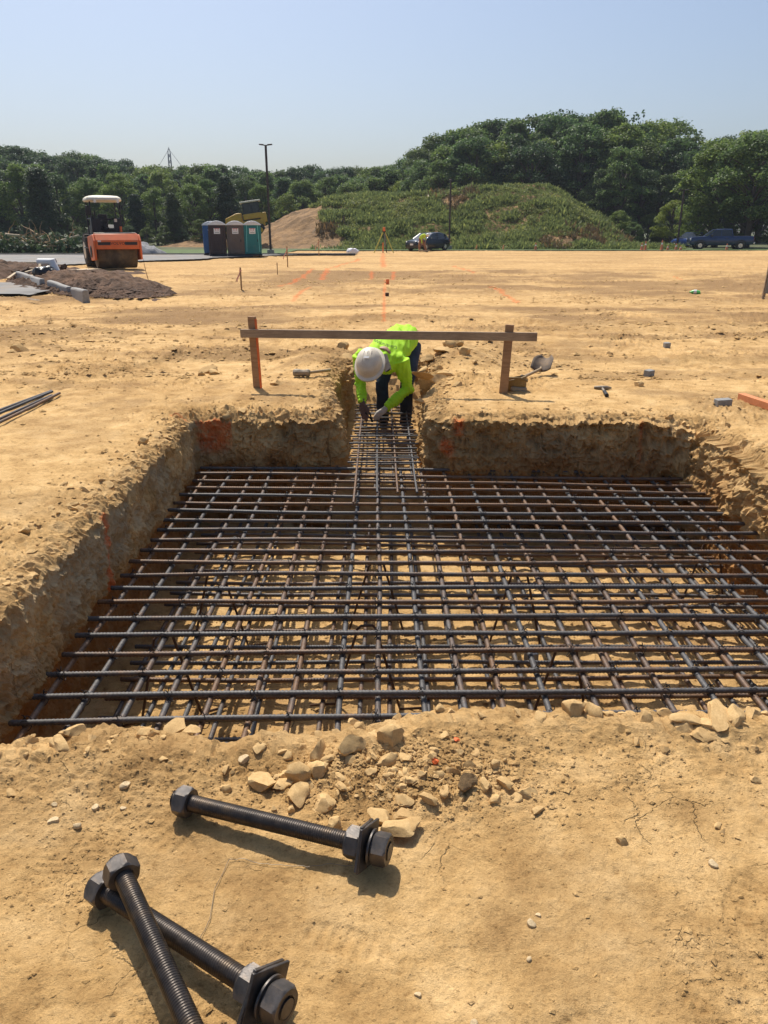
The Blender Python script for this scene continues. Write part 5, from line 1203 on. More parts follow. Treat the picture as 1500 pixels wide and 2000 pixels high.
def weeds(name, n, cond, smin, smax, mat, seed, label, up=.8):
    rng = np.random.default_rng(seed); x = rng.uniform(-20, 28, n); y = rng.uniform(73, 96, n); h = np.interp(x, rx, rz, left=0, right=0)
    k = cond(x, y, h, rng); x, y = x[k], y[k]; z = mound_z(x, y); n = len(x)
    per = 16; cx = np.repeat(np.stack([x, y, z], 1), per, 0); hh = np.repeat(rng.uniform(smin, smax, n) * (.45 + 1.0 * sstep(-.35, .5, fbm2(x * .55, y * .55, 3, seed))), per)
    N_ = n * per; c = cx + rng.normal(size=(N_, 3)) * [.38, .38, 0] * hh[:, None] + np.stack([0 * hh, 0 * hh, rng.uniform(-.05, .45, N_) * hh], 1)
    a_ = rng.uniform(0, 6.28, N_); w_ = (hh * rng.uniform(.06, .14, N_)); sd_ = np.stack([np.cos(a_), np.sin(a_), 0 * a_], 1) * w_[:, None]
    tip = c + rng.normal(size=(N_, 3)) * .30 * hh[:, None] * [1, 1, .3] + np.stack([0 * hh, 0 * hh, hh * rng.uniform(.4, .9, N_)], 1)
    v = np.stack([c - sd_ * .6, c + sd_ * .6, (c + tip) / 2 + sd_ * 1.2, tip, (c + tip) / 2 - sd_ * 1.2], 1).reshape(-1, 3); q = np.arange(N_ * 5).reshape(N_, 5)
    o = link(name, np_mesh(name, v, q, None, False), M[mat]); o['kind'] = 'stuff'; o['label'] = label
    if name == 'mound_weeds':
        big = fbm2(x * .35 + 7, y * .5, 3, 620) > .12; xb, yb, zb = x[big], y[big], z[big]; nb = len(xb); pb = 16; hb = np.repeat(rng.uniform(.2, .5, nb), pb)
        cb = np.repeat(np.stack([xb, yb, zb], 1), pb, 0); d = rng.normal(size=(nb * pb, 3)); d /= np.linalg.norm(d, axis=1)[:, None]; d[:, 2] = np.abs(d[:, 2]); cb = cb + d * (hb * rng.uniform(.5, 1, nb * pb))[:, None]
        v, q = leaves_np(cb, d + [0, 0, .4], rng.uniform(.07, .16, len(cb)), rng); o = link('mound_shrubs', np_mesh('mound_shrubs', v, q, None, False), M['weed']); o['kind'] = 'stuff'; o['label'] = 'leafy shrub growth among the weeds on the mound'
def px_of(x, y, z): 
    cp, sp = math.cos(PITCH), math.sin(PITCH); zz = z - CAM_H; dep = y * cp - zz * sp; upv = y * sp + zz * cp; return 750 + 1500 * x / dep, 1000 - 1500 * upv / dep
def cover(x, y, h, rng):
    z = mound_z(x, y); u, v = px_of(x, y, z); n = vn2(x * .5, y * .5, 601)
    bare = (u < 615 + 18 * n + .7 * (v - 395)) | ((np.hypot((u - 890) / 55, (v - 392) / 18) + .35 * n) < .5) | ((np.hypot((u - 1130) / 95, (v - 470) / 16) + .4 * n) < .4)
    return (h > .3) & ~bare & (rng.uniform(0, 1, len(x)) < .93)
weeds('mound_weeds', 34000, cover, .22, .46, 'weed', 610, 'dense green weeds covering the mound')
def cover2(x, y, h, rng):
    z = mound_z(x, y); u, v = px_of(x, y, z); n = vn2(x * .5, y * .5, 601)
    return (h > .2) & ((np.hypot((u - 1140) / 105, (v - 468) / 20) + .3 * n < 1) | (np.hypot((u - 890) / 60, (v - 392) / 20) + .3 * n < .9) | (np.hypot((u - 650) / 30, (v - 455) / 30) < 1)) & (rng.uniform(0, 1, len(x)) < .35)
weeds('dead_weeds', 9000, cover2, .3, .7, 'dead', 611, 'dry brown weeds in patches on the mound')
def cover3(x, y, h, rng): return (y < 76 + 1.5 * vn2(x * .4, 0 * x, 9)) & (x > -7) & (rng.uniform(0, 1, len(x)) < .55)
weeds('verge_weeds', 5000, cover3, .15, .4, 'weed', 612, 'low grass along the foot of the mound')

# ------------------------------------------------------------------ trees
def tree_mesh(seed, kind):
    """crown of unit height 1 (trunk separate): returns crown mesh and trunk mesh, tree height 10 m"""
    rng = np.random.default_rng(seed); H = 10.0
    m = MB()
    if kind == 'pine':
        tr = [(0, 0, 0), (.1, 0, 4), (.0, .1, 8), (0, 0, 9.6)]; m.tube(tr, [.20, .15, .08, .02], 7)
        C = []; S = []
        for lv in np.arange(1.6, 9.8, .42):
            R_ = 2.5 * (1 - (lv - 1.2) / 9.4) ** .6 * rng.uniform(.5, 1.25)
            nb = 7
            for k in range(nb):
                a = rng.uniform(0, 6.28); r = R_ * rng.uniform(.75, 1.1)
                if k < 2: m.tube([(0, 0, lv), (math.cos(a) * r * .8, math.sin(a) * r * .8, lv - .1)], [.035, .012], 4, False)
                for t in np.linspace(.25, 1, 5): C.append((math.cos(a) * r * t, math.sin(a) * r * t, lv + .15 * t * math.sin(k) - .25 * t * t)); S.append(.38)
        C = np.array(C); S = np.array(S); per = 22; c = np.repeat(C, per, 0) + rng.normal(size=(len(C) * per, 3)) * [.24, .24, .16]; n = np.tile([0, 0, 1.0], (len(c), 1)); sz = rng.uniform(.12, .28, len(c))
    else:
        tall = kind == 'tall'
        m.tube([(0, 0, -.2), (.05, .05, 2), (.15, 0, 4.5), (.05, .1, 7.5)], [.26, .2, .14, .05], 8)
        nl = 78 if not tall else 60; L = []
        for k in range(nl):
            a = rng.uniform(0, 6.28); t = rng.uniform(0, 1) ** .8
            if kind == 'bush': z = 1.0 + t * 7.8; rad = 3.4 * math.sin(math.pi * min(1, .18 + .78 * t)) ** .7
            elif tall: z = 2.2 + t * 7.0; rad = 2.1 * math.sin(math.pi * min(1, .15 + .8 * t)) ** .6
            else: z = 2.0 + t * 7.2; rad = 3.0 * math.sin(math.pi * min(1, .16 + .79 * t)) ** .65
            rr = rad * rng.uniform(.45, 1.0); L.append((math.cos(a) * rr, math.sin(a) * rr, z, rng.uniform(.38, .92)))
            if k % 3 == 0: m.tube([(0, 0, max(1.2, z - 2.2)), (math.cos(a) * rr * .5, math.sin(a) * rr * .5, z - .7), (math.cos(a) * rr, math.sin(a) * rr, z)], [.09, .05, .02], 5, False)
        c = []; n = []; sz = []
        for (x, y, z, r) in L:
            k = int(210 * r * r) + 70; d = rng.normal(size=(k, 3)); d /= np.linalg.norm(d, axis=1)[:, None]; d[:, 2] = np.where(d[:, 2] < -.3, -d[:, 2] * .6, d[:, 2])
            rad = r * rng.uniform(.6, 1.05, k)[:, None]; c.append(np.array([x, y, z]) + d * rad * [1, 1, .95]); n.append(d + [0, 0, .35]); sz.append(rng.uniform(.09, .24, k))
        c = np.concatenate(c); n = np.concatenate(n); sz = np.concatenate(sz)
    v, q = leaves_np(c, n, sz, rng); crown = np_mesh('crown', v, q, None, False); trunk = m.mesh('trunk', True); trunk.materials.append(M['bark']); return crown, trunk
TREES = {}
for kind, ks in (('round', 3), ('tall', 3), ('bush', 2), ('pine', 3)): TREES[kind] = [tree_mesh(700 + hash_ * 13 + len(kind), kind) for hash_ in range(ks)]
LEAFED = {}
def crown_mesh(kind, i, leaf):
    k = (kind, i, leaf)
    if k not in LEAFED: me = TREES[kind][i][0].copy(); me.materials.append(M[leaf]); LEAFED[k] = me
    return LEAFED[k]
def tree(px_, top, dist, kind, leaf, label, group=None, wide=1.0, base=-.2, name=None):
    p = dp(px_, top, dist); h = p.z - base; i = random.randrange(len(TREES[kind])); s = h / 9.75
    e = empty(name or {'pine': 'pine_tree', 'bush': 'bush'}.get(kind, 'deciduous_tree'), (p.x, dist, base), random.uniform(0, 6.28)); w = s * wide * (1 if kind != 'pine' else 1.1); e.scale = (w, w, s)
    tag(e, label, 'bush' if kind == 'bush' else 'tree', group)
    link('trunk', TREES[kind][i][1], None, e); link('crown', crown_mesh(kind, i, leaf), None, e); return e
SKYL = [(-60, 283), (0, 283), (40, 280), (70, 295), (100, 305), (140, 297), (180, 300), (220, 310), (270, 322), (300, 318), (340, 318), (370, 326), (400, 322), (450, 318), (480, 325), (530, 330), (560, 325), (600, 322), (640, 326), (660, 320), (700, 328), (740, 318), (790, 312),
        (812, 296), (830, 268), (880, 262), (900, 245), (950, 235), (1000, 228), (1050, 222), (1100, 220), (1150, 222), (1180, 213), (1220, 222), (1260, 245), (1290, 232), (1320, 236), (1340, 260), (1370, 282), (1390, 275), (1420, 262), (1450, 270), (1480, 250), (1560, 245)]
sx_ = [a for a, b in SKYL]; sy_ = [b for a, b in SKYL]
def sk(x): return float(np.interp(x, sx_, sy_))
LANDM = [(60, 'the brush pile'), (190, 'the road roller'), (333, 'the radio tower'), (430, 'the brown toilet'), (480, 'the bulldozer'), (530, 'the tall lamp post'), (610, 'the bare mound end'), (750, 'the survey tripod'), (830, 'the dark car'), (880, 'the slim lamp post'), (1050, 'the mound top'), (1230, 'the mound foot'), (1325, 'the right lamp post'), (1410, 'the blue pickup')]
def where(x):
    d, n = min((abs(x - a), b) for a, b in LANDM); a = [a for a, b in LANDM if b == n][0]
    return ('directly behind ' if d < 14 else ('left of ' if x < a else 'right of ')) + n
# rear row forming the skyline
x = -50
while x < 1560:
    right = x > 800; d = random.uniform(118, 126) if right else random.uniform(138, 160)
    tree(x, sk(x) + random.uniform(-3, 6), d, random.choice(('round', 'tall', 'round')), random.choice(('leaf_dark', 'leaf_mid')), ('rear tree of the dark right wood, ' + where(x)) if right else 'rear tree of the hazy left wood, ' + where(x), 'rear row of the right wood' if right else 'rear row of the left wood', 1.12)
    x += random.uniform(24, 34) if not right else random.uniform(28, 40)
# second row, a little lower
x = -40
while x < 1560:
    right = x > 815; d = random.uniform(104, 112) if right else random.uniform(118, 130); y0 = sk(x); y1 = y0 + random.uniform(10, 45) * (1.2 if right else .9)
    tree(x, y1, d, random.choice(('round', 'tall', 'pine' if not right else 'round')), random.choice(('leaf_dark', 'leaf_mid', 'leaf_mid')), ('middle tree of the dark right wood, ' + where(x)) if right else 'middle tree of the hazy left wood, ' + where(x), 'middle row of the right wood' if right else 'middle row of the left wood', 1.15)
    x += random.uniform(30, 42)
# front row: each one singled out
FRONT = [(-15, 330, 92, 'pine', 'leaf_pine'), (28, 318, 90, 'tall', 'leaf_mid'), (70, 330, 88, 'pine', 'leaf_pine'), (105, 340, 92, 'tall', 'leaf_dark'), (135, 365, 95, 'round', 'leaf_mid'), (172, 345, 97, 'round', 'leaf_mid'), (228, 338, 95, 'round', 'leaf_mid'), (262, 380, 92, 'pine', 'leaf_pine'),
         (298, 362, 94, 'bush', 'leaf_light'), (335, 378, 90, 'pine', 'leaf_pine'), (372, 360, 93, 'round', 'leaf_mid'), (405, 350, 96, 'round', 'leaf_mid'), (440, 345, 94, 'pine', 'leaf_pine'), (478, 350, 100, 'round', 'leaf_dark'), (510, 360, 98, 'tall', 'leaf_mid'), (560, 372, 112, 'bush', 'leaf_light'), (592, 352, 118, 'round', 'leaf_mid'), (640, 345, 118, 'round', 'leaf_mid'),
         (690, 350, 116, 'round', 'leaf_mid'), (735, 345, 118, 'tall', 'leaf_mid'), (790, 352, 116, 'round', 'leaf_light'), (840, 340, 116, 'round', 'leaf_mid'), (890, 320, 114, 'tall', 'leaf_dark'), (945, 310, 114, 'round', 'leaf_dark'), (1010, 300, 114, 'round', 'leaf_dark'), (1070, 300, 113, 'tall', 'leaf_dark'), (1130, 310, 112, 'round', 'leaf_dark'),
         (1185, 330, 100, 'round', 'leaf_dark'), (1222, 285, 98, 'tall', 'leaf_mid'), (1260, 330, 100, 'round', 'leaf_dark'), (1300, 340, 99, 'round', 'leaf_dark'), (1335, 345, 98, 'bush', 'leaf_dark')]
KN = {'pine': 'dark front pine', 'round': 'round front tree', 'tall': 'slender front tree', 'bush': 'light green bushy front tree'}
seen = {}
for (x, y, d, k, lf) in FRONT:
    lab = KN[k] + ' ' + where(x)
    if lab in seen: lab = lab + (', the taller of two' if y < seen[lab] else ', the shorter of two') 
    seen[lab] = y; tree(x, y, d, k, lf, lab, 'front row of trees', 1.08)
# undergrowth filling the foot of the woods
UND = [(x, 438 + random.uniform(-18, 14), random.uniform(86, 90), 'bush', 'leaf_dark') for x in (15, 55, 95, 130, 175, 215, 250, 285, 320, 355, 390, 440)]
for k, (x, y, d, kd, lf) in enumerate(UND): tree(x, y, d, kd, lf, 'low bush edging the left wood, ' + where(x), 'undergrowth of the left wood', 1.25)
for x, y, d, lf in ((1175, 420, 96, 'leaf_dark'), (1210, 408, 92, 'leaf_light'), (1240, 430, 90, 'leaf_mid'), (1270, 415, 94, 'leaf_dark'), (1300, 428, 95, 'leaf_dark'), (1318, 385, 90, 'leaf_light'), (1350, 400, 92, 'leaf_dark')):
    tree(x, y, d, 'bush', lf, 'bush edging the right wood, ' + where(x) + (', pale' if lf == 'leaf_light' else ', dark' if lf == 'leaf_dark' else ''), 'undergrowth of the right wood', 1.2)
tree(1425, 266, 84, 'round', 'leaf_mid', 'big full tree overhanging the blue pickup at the right', None, 1.30)
tree(1490, 258, 80, 'round', 'leaf_mid', 'big full tree cut by the right edge of the picture', None, 1.35)
tree(1372, 372, 83, 'bush', 'leaf_mid', 'spreading low tree beside the right lamp post', None, 1.25)
tree(1455, 395, 82, 'bush', 'leaf_dark', 'dark bush right behind the pickup bed', None, 1.3)
tree(1520, 390, 80, 'bush', 'leaf_dark', 'dark bush at the right edge behind the pickup', None, 1.3)
def far_wood():
    rng = np.random.default_rng(77); C = []; 
    for xx in np.arange(-130, 140, 3.2):
        for row in (165, 178):
            px__ = 750 + 1500 * xx / row / .94; top = dp(px__, np.interp(px__, sx_, sy_) + 14, row).z
            for z in np.arange(1.5, max(3, top), 2.0): C.append((xx + rng.normal() * .8, row + rng.normal() * 1.5, z))
    C = np.array(C); per = 40; c = np.repeat(C, per, 0) + np.clip(rng.normal(size=(len(C) * per, 3)), -1.6, 1.6) * [1, 1, .8]
    v, q = leaves_np(c, np.tile([0, -.6, .6], (len(c), 1)), rng.uniform(.3, .7, len(c)), rng)
    o = link('far_wood', np_mesh('far_wood', v, q, None, False), M['leaf_dark']); o['kind'] = 'stuff'; o['label'] = 'depth of the wood behind the rows of trees'
far_wood()
# trees that share a place are told apart by their order from the left
from collections import defaultdict
_by = defaultdict(list)
for o in list(COL.objects):
    if o.get('category') in ('tree', 'bush'): _by[o['label']].append(o)
ORD = ('first', 'second', 'third', 'fourth', 'fifth', 'sixth')
for lab, os_ in _by.items():
    if len(os_) > 1:
        for k, o in enumerate(sorted(os_, key=lambda o: o.location.x / o.location.y)): o['label'] = lab + ', ' + ORD[min(k, 5)] + ' from left'
# brush pile on the left
bp_ = dp(60, 490, 62); e = empty('brush_pile', (bp_.x, 62, 0)); tag(e, 'pile of cut branches and brush beyond the grass at left', 'brush pile')
m = MB()
for k in range(90):
    x = random.uniform(-4, 5); h = random.uniform(0, 1.3) * math.exp(-(x / 4) ** 2) + .1
    m.tube(branch_pts((x, random.uniform(-1, 1), h), Vector((random.gauss(0, 1), random.gauss(0, .5), random.gauss(.25, .3))).normalized(), random.uniform(.8, 2.4), 4, .25), [.06, .05, .035, .025, .01], 5)
m.build('branches', M['stake'], e, True)
for x, z, L_, a in ((-1.3, 1.35, 1.1, .15), (-.2, .9, 1.3, 1.0), (2.4, .8, 2.2, -.6)): MB().cyl((x, -.9, z), (x + L_ * math.cos(a), -1.0, z - L_ * math.sin(a) * .4), .11, .08, 10).build('log', M['pale_plank'], e, True)
rng = np.random.default_rng(5); n = 3600; c = np.stack([rng.uniform(-6.5, 6.5, n), rng.normal(0, .8, n), np.abs(rng.normal(0, .55, n)) + .1], 1); v, q = leaves_np(c, np.tile([0, -.3, .8], (n, 1)), rng.uniform(.15, .4, n), rng)
o = link('withered_leaves', np_mesh('withered_leaves', v, q, None, False), M['leaf_pine'], e); o['kind'] = 'stuff'
M['gravel'] = plain('grey_gravel', (.27, .27, .27), .9, 0, .3, 6, .04, bscale=20)
o = link('gravel_pile', heap_mesh('gravel_pile', 0, 0, 2.3, 1.5, 1.0, 0, .12, 431), M['gravel'], None, dp(258, 490, 58) * 1); o.location.z = 0; tag(o, 'small grey gravel pile showing right of the roller', 'gravel pile')
# ------------------------------------------------------------------ bulldozer
def dozer():
    p = dp(486, 460, 80); e = empty('bulldozer', (p.x, 80, p.z), R(90 + 8)); e.rotation_euler = (R(-8), 0, R(98)); e.scale = (1, 1, .97); tag(e, 'yellow bulldozer climbing the dirt ramp behind the toilets', 'bulldozer')
    # local front = +Y (points to the left of the picture)
    for s in (-1, 1):
        m = MB(); m.prism([(-1.7, .45), (-1.3, 0), (1.3, 0), (1.8, .4), (1.7, .75), (1.2, .85), (-1.2, 1.0), (-1.6, .85)], s * .65, s * 1.15, 'x'); t = m.build('track', M['rubber'], e, bevel=.05)
        for yy in (-1.25, -.6, .0, .6, 1.25): MB().cyl((s * 1.15, yy, .35), (s * 1.19, yy, .35), .24, n=16).build('track_wheel', M['yellow_paint'], t, True)
    MB().box((0, -.2, 1.05), (1.5, 3.2, .6)).build('chassis', M['yellow_paint'], e, bevel=.05)
    MB().prism([(.3, 1.3), (.3, 2.15), (.8, 2.2), (1.9, 1.85), (2.0, 1.2)], -.55, .55, 'x').build('engine_hood', M['yellow_paint'], e, bevel=.08)
    m = MB(); m.box((0, -.7, 2.35), (1.35, 1.5, 1.35)); m.build('cab_glass', M['glass'], e, bevel=.06)
    for sx in (-.69, .69):
        for yy in (-1.45, -.75, .05): MB().beam((sx, yy, 1.6), (sx * .97, yy, 3.05), .09, .09, up=(0, 1, 0)).build('cab_post', M['machine_black'], e)
    MB().box((0, -.7, 1.75), (1.5, 1.7, .5)).build('cab_side', M['yellow_paint'], e, bevel=.05); MB().box((0, -.7, 3.1), (1.7, 2.0, .16)).build('cab_roof', M['cream'], e, bevel=.04)
    MB().box((0, -1.75, 1.5), (1.4, .6, .9)).build('rear_body', M['yellow_paint'], e, bevel=.06)
    m = MB(); m.loft([[(x, 2.75 + .18 * ((t - .5) ** 2) * 4 + (.06 if o_ else 0), .1 + t * 1.15) for t in (0, .25, .5, .75, 1)] + [(x, 2.86 + .18 * ((t - .5) ** 2) * 4, .1 + t * 1.15) for t in (1, .75, .5, .25, 0)] for x, o_ in ((-1.5, 0), (1.5, 0))]); m.build('blade', M['yellow_paint'], e)
    for s in (-1, 1): MB().beam((s * .95, .6, .7), (s * .95, 2.75, .5), .16, .2).build('push_arm', M['yellow_paint'], e)
    MB().cyl((.25, 1.2, 2.1), (.25, 1.2, 2.7), .06, n=10).build('exhaust', M['machine_black'], e, True)
dozer()
# ------------------------------------------------------------------ vehicles
M['car_blue'] = plain('dark_blue_paint', (.010, .016, .030), .22, .3, .1, 2, spec=.6); M['truck_blue'] = plain('truck_blue_paint', (.030, .055, .13), .25, .3, .1, 2, spec=.6); M['far_blue'] = plain('bright_blue_paint', (.02, .06, .22), .3, .2, .1, 2)
M['tail_red'] = plain('tail_lamp', (.45, .03, .02), .3, 0, .05, 3); M['chrome'] = plain('bright_trim', (.6, .6, .6), .25, .8, .05, 3); M['plate'] = plain('number_plate', (.75, .75, .75), .5, 0, .05, 3)
def section(w, zb, zt, y, n=12, flat=.86, tum=.06):
    """rounded cross-section of a car body at station y"""
    return [(-w * .92, y, zb), (-w, y, zb + .12), (-w, y, zb + (zt - zb) * .55), (-w + tum, y, zt - .08), (-w * flat + tum, y, zt), (w * flat - tum, y, zt), (w - tum, y, zt - .08), (w, y, zb + (zt - zb) * .55), (w, y, zb + .12), (w * .92, y, zb)]
def car(root, paint, stations, cabin, wheels, wr, hw, roof_z):
    m = MB(); m.loft([section(w, zb, zt, y) for y, w, zb, zt in stations]); m.build('body', paint, root, bevel=.02)
    m = MB(); m.loft([[(-w, y, zb), (-w2, y2, zt), (w2, y2, zt), (w, y, zb)] for y, w, zb, y2, w2, zt in cabin]); m.build('windows', M['glass'], root, bevel=.02)
    for y in wheels:
        for s in (-1, 1): wheel(root, (s * (hw - .09), y, wr), wr, .2, rim='chrome', n=22, lugs=False)
def hatch():
    p = gp(838, 491); e = empty('parked_car', (p.x, 70, 0.02), R(138)); tag(e, 'dark hatchback parked at the foot of the mound behind the far worker', 'car')
    # local front = -Y after rotation: front faces right and towards the camera
    st = [(2.12, .62, .40, .62), (2.05, .80, .22, .78), (1.5, .88, .18, .90), (.8, .90, .18, .98), (-.6, .90, .18, 1.0), (-1.7, .90, .20, 1.0), (-2.0, .84, .28, .96), (-2.12, .70, .42, .85)]
    m = MB(); m.loft([section(w, zb, zt, y) for y, w, zb, zt in st]); m.build('body', M['car_blue'], e, bevel=.03)
    gh = [(1.05, .70, .95), (.25, .66, 1.38), (-.9, .66, 1.45), (-1.55, .64, 1.32), (-1.98, .70, .98)]
    m = MB(); m.loft([[(-.78, y, .93), (-w, y, z), (w, y, z), (.78, y, .93)] for y, w, z in gh]); m.build('windows', M['glass'], e, bevel=.04)
    m = MB(); m.loft([[(-w - .01, y, z - .01), (-w * .9, y, z + .03), (w * .9, y, z + .03), (w + .01, y, z - .01)] for y, w, z in ((.22, .66, 1.38), (-.4, .66, 1.435), (-.9, .66, 1.45), (-1.58, .64, 1.325))]); m.build('roof', M['car_blue'], e, bevel=.02)
    for s in (-1, 1):
        for a, b in (((.78, 1.05, .95), (.67, .22, 1.39)), ((.79, -.35, .95), (.67, -.35, 1.43)), ((.78, -1.5, .95), (.65, -1.5, 1.36))): MB().beam((s * a[0], a[1], a[2]), (s * b[0], b[1], b[2]), .07, .05, up=(0, 1, 0)).build('pillar', M['car_blue'], e)
        for y in (1.32, -1.32): wheel(e, (s * .80, y, .32), .32, .2, rim='chrome', n=22, lugs=False)
        MB().ell((s * .66, 2.0, .70), (.14, .08, .08), (0, 0, -s * .4)).build('headlight', M['label_white'], e, True); MB().ell((s * .70, -2.0, .80), (.12, .08, .09)).build('tail_light', M['tail_red'], e, True)
        MB().box((s * .98, .75, .98), (.18, .1, .12)).build('mirror', M['car_blue'], e, bevel=.03)
    MB().box((0, 2.13, .55), (.9, .05, .22)).build('grille', M['machine_black'], e, bevel=.03); MB().box((0, 2.165, .52), (.34, .02, .14)).build('number_plate', M['plate'], e)
hatch()
def pickup():
    p = gp(1405, 489); e = empty('pickup_truck', (dp(1404, 480, 74).x, 74, .0), R(80), .93); tag(e, 'dark blue crew cab pickup parked under the trees at right', 'pickup')
    # local +Y is the front, which points to the left of the picture
    st = [(2.92, .82, .55, 1.02), (2.8, .98, .42, 1.16), (1.4, 1.0, .42, 1.24), (1.2, 1.0, .42, 1.26), (-1.0, 1.0, .42, 1.26), (-2.8, 1.0, .48, 1.26), (-2.9, .96, .5, 1.22)]
    m = MB(); m.loft([section(w, zb, zt, y, tum=.03, flat=.95) for y, w, zb, zt in st]); m.build('body', M['truck_blue'], e, bevel=.03)
    gh = [(1.35, .88, 1.22), (.55, .78, 1.84), (-.85, .78, 1.86), (-1.1, .84, 1.24)]
    m = MB(); m.loft([[(-.93, y, 1.2), (-w, y, z), (w, y, z), (.93, y, 1.2)] for y, w, z in gh]); m.build('windows', M['glass'], e, bevel=.03)
    m = MB(); m.loft([[(-w - .02, y, z - .02), (-w * .9, y, z + .05), (w * .9, y, z + .05), (w + .02, y, z - .02)] for y, w, z in ((.58, .78, 1.84), (-.2, .78, 1.88), (-.88, .78, 1.86))]); m.build('roof', M['truck_blue'], e, bevel=.02)
    for s in (-1, 1):
        for a, b in (((.93, 1.38, 1.2), (.79, .55, 1.86)), ((.945, .12, 1.2), (.80, .10, 1.86)), ((.945, -.95, 1.2), (.80, -.84, 1.86))): MB().beam((s * a[0], a[1], a[2]), (s * b[0], b[1], b[2]), .09, .06, up=(0, 1, 0)).build('pillar', M['truck_blue'], e)
        for y in (1.95, -1.75):
            wheel(e, (s * .88, y, .40), .40, .26, rim='chrome', n=24, lugs=False)
            m = MB(); m.tube([(s * 1.0, y + .50 * math.cos(t), .40 + .50 * math.sin(t)) for t in [math.pi * k / 12 for k in range(13)]], .045, 6); m.build('wheel_arch', M['machine_black'], e, True)
        MB().box((s * .86, -2.89, 1.0), (.16, .06, .34)).build('tail_light', M['tail_red'], e, bevel=.02); MB().box((s * .78, 2.86, .95), (.3, .1, .2)).build('headlight', M['label_white'], e, bevel=.03)
        MB().box((s * 1.1, .95, 1.30), (.2, .12, .2)).build('mirror', M['machine_black'], e, bevel=.03)
        for y in (.55, -.45): MB().box((s * 1.005, y, 1.05), (.02, .18, .035)).build('door_handle', M['machine_black'], e)
    MB().box((0, -1.95, 1.262), (1.7, 1.65, .02)).build('bed_cover', M['machine_black'], e); MB().box((0, -2.98, .62), (1.8, .14, .2)).build('rear_bumper', M['chrome'], e, bevel=.03)
pickup()
def small_car():
    e = empty('parked_car', (dp(1347, 480, 82).x, 82, 0), R(20)); tag(e, 'bright blue car partly hidden behind the nose of the pickup', 'car')
    st = [(2.1, .7, .4, .7), (1.6, .86, .2, .85), (.6, .88, .2, .92), (-1.6, .88, .2, .95), (-2.1, .75, .4, .8)]; m = MB(); m.loft([section(w, zb, zt, y) for y, w, zb, zt in st]); m.build('body', M['far_blue'], e, bevel=.03)
    m = MB(); m.loft([[(-.78, y, .9), (-w, y, z), (w, y, z), (.78, y, .9)] for y, w, z in ((1.0, .7, .92), (.2, .64, 1.4), (-1.0, .64, 1.42), (-1.8, .7, .95))]); m.build('windows', M['glass'], e, bevel=.04); MB().box((0, -.4, 1.43), (1.2, 1.2, .06)).build('roof', M['far_blue'], e, bevel=.02)
    for s in (-1, 1):
        for y in (1.3, -1.3): wheel(e, (s * .78, y, .32), .32, .2, rim='chrome', n=20, lugs=False)
small_car()
# ------------------------------------------------------------------ cones, tripod, far worker
M['cone'] = plain('faded_cone', (.72, .22, .11), .6, 0, .1, 5)
for px_, py_, h, lab in ((1046, 488, .62, 'orange cone standing alone at the foot of the mound'), (1253, 488, .6, 'left of two close orange cones by the dead brush'), (1260, 488, .75, 'right and taller of two close orange cones by the dead brush'), (1292, 488, .85, 'tall orange cone left of the right lamp post'),
                         (1304, 488, .4, 'short orange cone just left of the right lamp post'), (1320, 488, .55, 'orange cone at the foot of the right lamp post'), (1329, 488, .35, 'little pale cone in front of the bright blue car'), (1419, 489, .55, 'orange cone in front of the pickup rear wheel')):
    p = gp(px_, py_); d = min(p.y, 71.5); x = dp(px_, py_, d).x; e = empty('traffic_cone', (x, d, .02)); tag(e, lab, 'traffic cone', 'orange traffic cones')
    MB().box((0, 0, .02), (.34, .34, .04)).build('base', M['cone'], e, bevel=.01); c_ = MB().cyl((0, 0, .04), (0, 0, h), .13, .035, 14).build('cone_body', M['cone'], e, True); MB().cyl((0, 0, h * .55), (0, 0, h * .72), .083, .068, 14).build('white_band', M['label_white'], c_, True)
M['tripod_leg'] = plain('yellow_tripod', (.55, .50, .10), .6, 0, .1, 6)
tb = gp(752, 494); d = tb.y; top = dp(750, 452, d); e = empty('survey_tripod', (top.x, d, 0)); tag(e, 'yellow legged survey tripod with instrument on the far soil', 'tripod'); th = top.z
for k, (x, y) in enumerate(((-.78, -.3), (.75, -.3), (.2, .6))):
    MB().tube([(x, y, 0), (x * .12, y * .12, th * .96)], [.035, .05], 8).build('leg', M['tripod_leg'] if k < 2 else M['machine_black'], e, True)
MB().cyl((0, 0, th * .95), (0, 0, th * 1.0), .14, n=14).build('head_plate', M['machine_black'], e, True); MB().box((0, 0, th + .16), (.2, .18, .3)).build('instrument', M['lath_orange'], e, bevel=.03)
MB().tube([(.05, -.1, th * .9), (.1, -.12, th * .3)], .05, 6).build('carry_strap', M['grey_trim'], e, True)
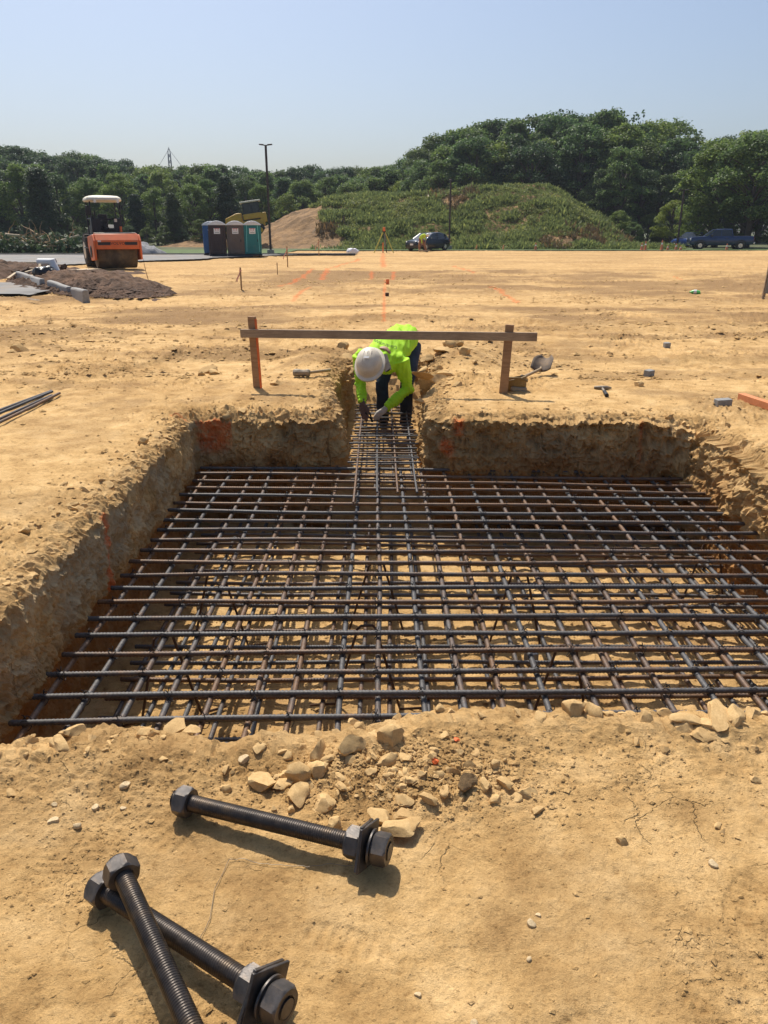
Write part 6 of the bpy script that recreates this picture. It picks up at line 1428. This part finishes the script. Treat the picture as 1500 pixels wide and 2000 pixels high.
def far_worker():
    p = gp(826, 491); d = 66.0; x0 = dp(826, 480, d).x; e = empty('person', (x0, d, .02)); tag(e, 'far worker in lime shirt stooping beside the dark car', 'person')
    M['pants'] = plain('tan_trousers', (.30, .14, .07), .85, 0, .3, 6); M['vest'] = plain('far_lime', (.50, .66, .04), .8, 0, .15, 4)
    hip = Vector((-.18, .1, .98)); ch = Vector((.08, -.12, 1.24)); hd = Vector((.34, -.22, 1.24)); fL = Vector((-.25, .0, .08)); fR = Vector((.28, .05, .08)); kL = Vector((-.30, -.05, .52)); kR = Vector((.12, -.02, .55)); h1 = Vector((.16, -.4, .55)); h2 = Vector((-.1, -.4, .6))
    b = MB(); b.tube([hip, ch, hd], [.12, .13, .06], 12); b.ell(hd, (.08, .09, .11)); b.tube([hip, kL, fL], [.09, .06, .05], 10); b.tube([hip, kR, fR], [.09, .06, .05], 10); b.tube([ch, ch.lerp(h1, .5) + Vector((.1, 0, 0)), h1], [.06, .045, .04], 8); b.tube([ch, ch.lerp(h2, .5) + Vector((-.08, 0, 0)), h2], [.06, .045, .04], 8)
    link('body', remesh(b, .025, 3, 'body'), M['skin'], e)
    b = MB(); b.tube([hip + Vector((0, 0, .03)), hip.lerp(ch, .5) + Vector((0, 0, .05)), ch], [.17, .185, .17], 14); b.ell(ch, (.2, .18, .15)); b.tube([ch, ch.lerp(h1, .5) + Vector((.1, 0, 0))], [.085, .06], 10); b.tube([ch + Vector((-.1, 0, 0)), ch.lerp(h2, .5) + Vector((-.1, 0, 0)), h2], [.085, .062, .05], 10); link('shirt', remesh(b, .025, 3, 'shirt', lambda v: .02 * fbm3(v[:, 0] * 9, v[:, 1] * 9, v[:, 2] * 9, 2, 3)), M['vest'], e)
    b = MB(); b.ell(hip, (.18, .17, .17)); b.tube([hip, kL, fL], [.13, .095, .085], 12); b.tube([hip + Vector((.08, 0, 0)), kR, fR], [.13, .095, .085], 12); link('trousers', remesh(b, .025, 3, 'trousers'), M['pants'], e)
    for f in (fL, fR): b = MB(); b.ell(f + Vector((0, -.05, -.02)), (.06, .14, .06)); b.build('boot', M['boot'], e, True)
    m = MB(); m.ell(hd + Vector((.02, -.02, .06)), (.14, .16, .12)); m.build('hard_hat', M['label_white'], e, True)
    for h in (h1, h2):
        b = MB(); b.ell(h, (.035, .03, .05))
        for k in range(4): b.tube([h + Vector((-.03 + .02 * k, 0, -.02)), h + Vector((-.032 + .021 * k, -.02, -.08)), h + Vector((-.03 + .02 * k, .0, -.11))], [.013, .011, .009], 6)
        b.tube([h + Vector((.03, 0, 0)), h + Vector((.05, -.03, -.05))], [.013, .01], 6); link('hand', remesh(b, .012, 1, 'hand'), M['skin'], e)
    o = MB().box((0, 0, .12), (.95, .3, .1)).box((.2, 0, .05), (.2, .25, .1)).build('tool_case', M['wood_dark'], None, bevel=.02, loc=(x0 + .1, d - .5, 0)); tag(o, 'low brown case on the soil at the far worker\'s feet', 'case')
far_worker()

# ------------------------------------------------------------------ summer haze in the air
hz = MB().box((0, 200, 34), (440, 620, 73)).build('haze', None); hz['kind'] = 'stuff'; hz['label'] = 'thin summer haze in the air'
m, nt, b = new_mat('haze_air'); nt.nodes.remove(b)
pv = nd(nt, 'ShaderNodeVolumePrincipled'); pv.inputs['Color'].default_value = (.80, .88, 1, 1); pv.inputs['Density'].default_value = .0003; pv.inputs['Anisotropy'].default_value = .2
nt.links.new(pv.outputs[0], nt.nodes['Material Output'].inputs['Volume']); hz.data.materials.append(m)
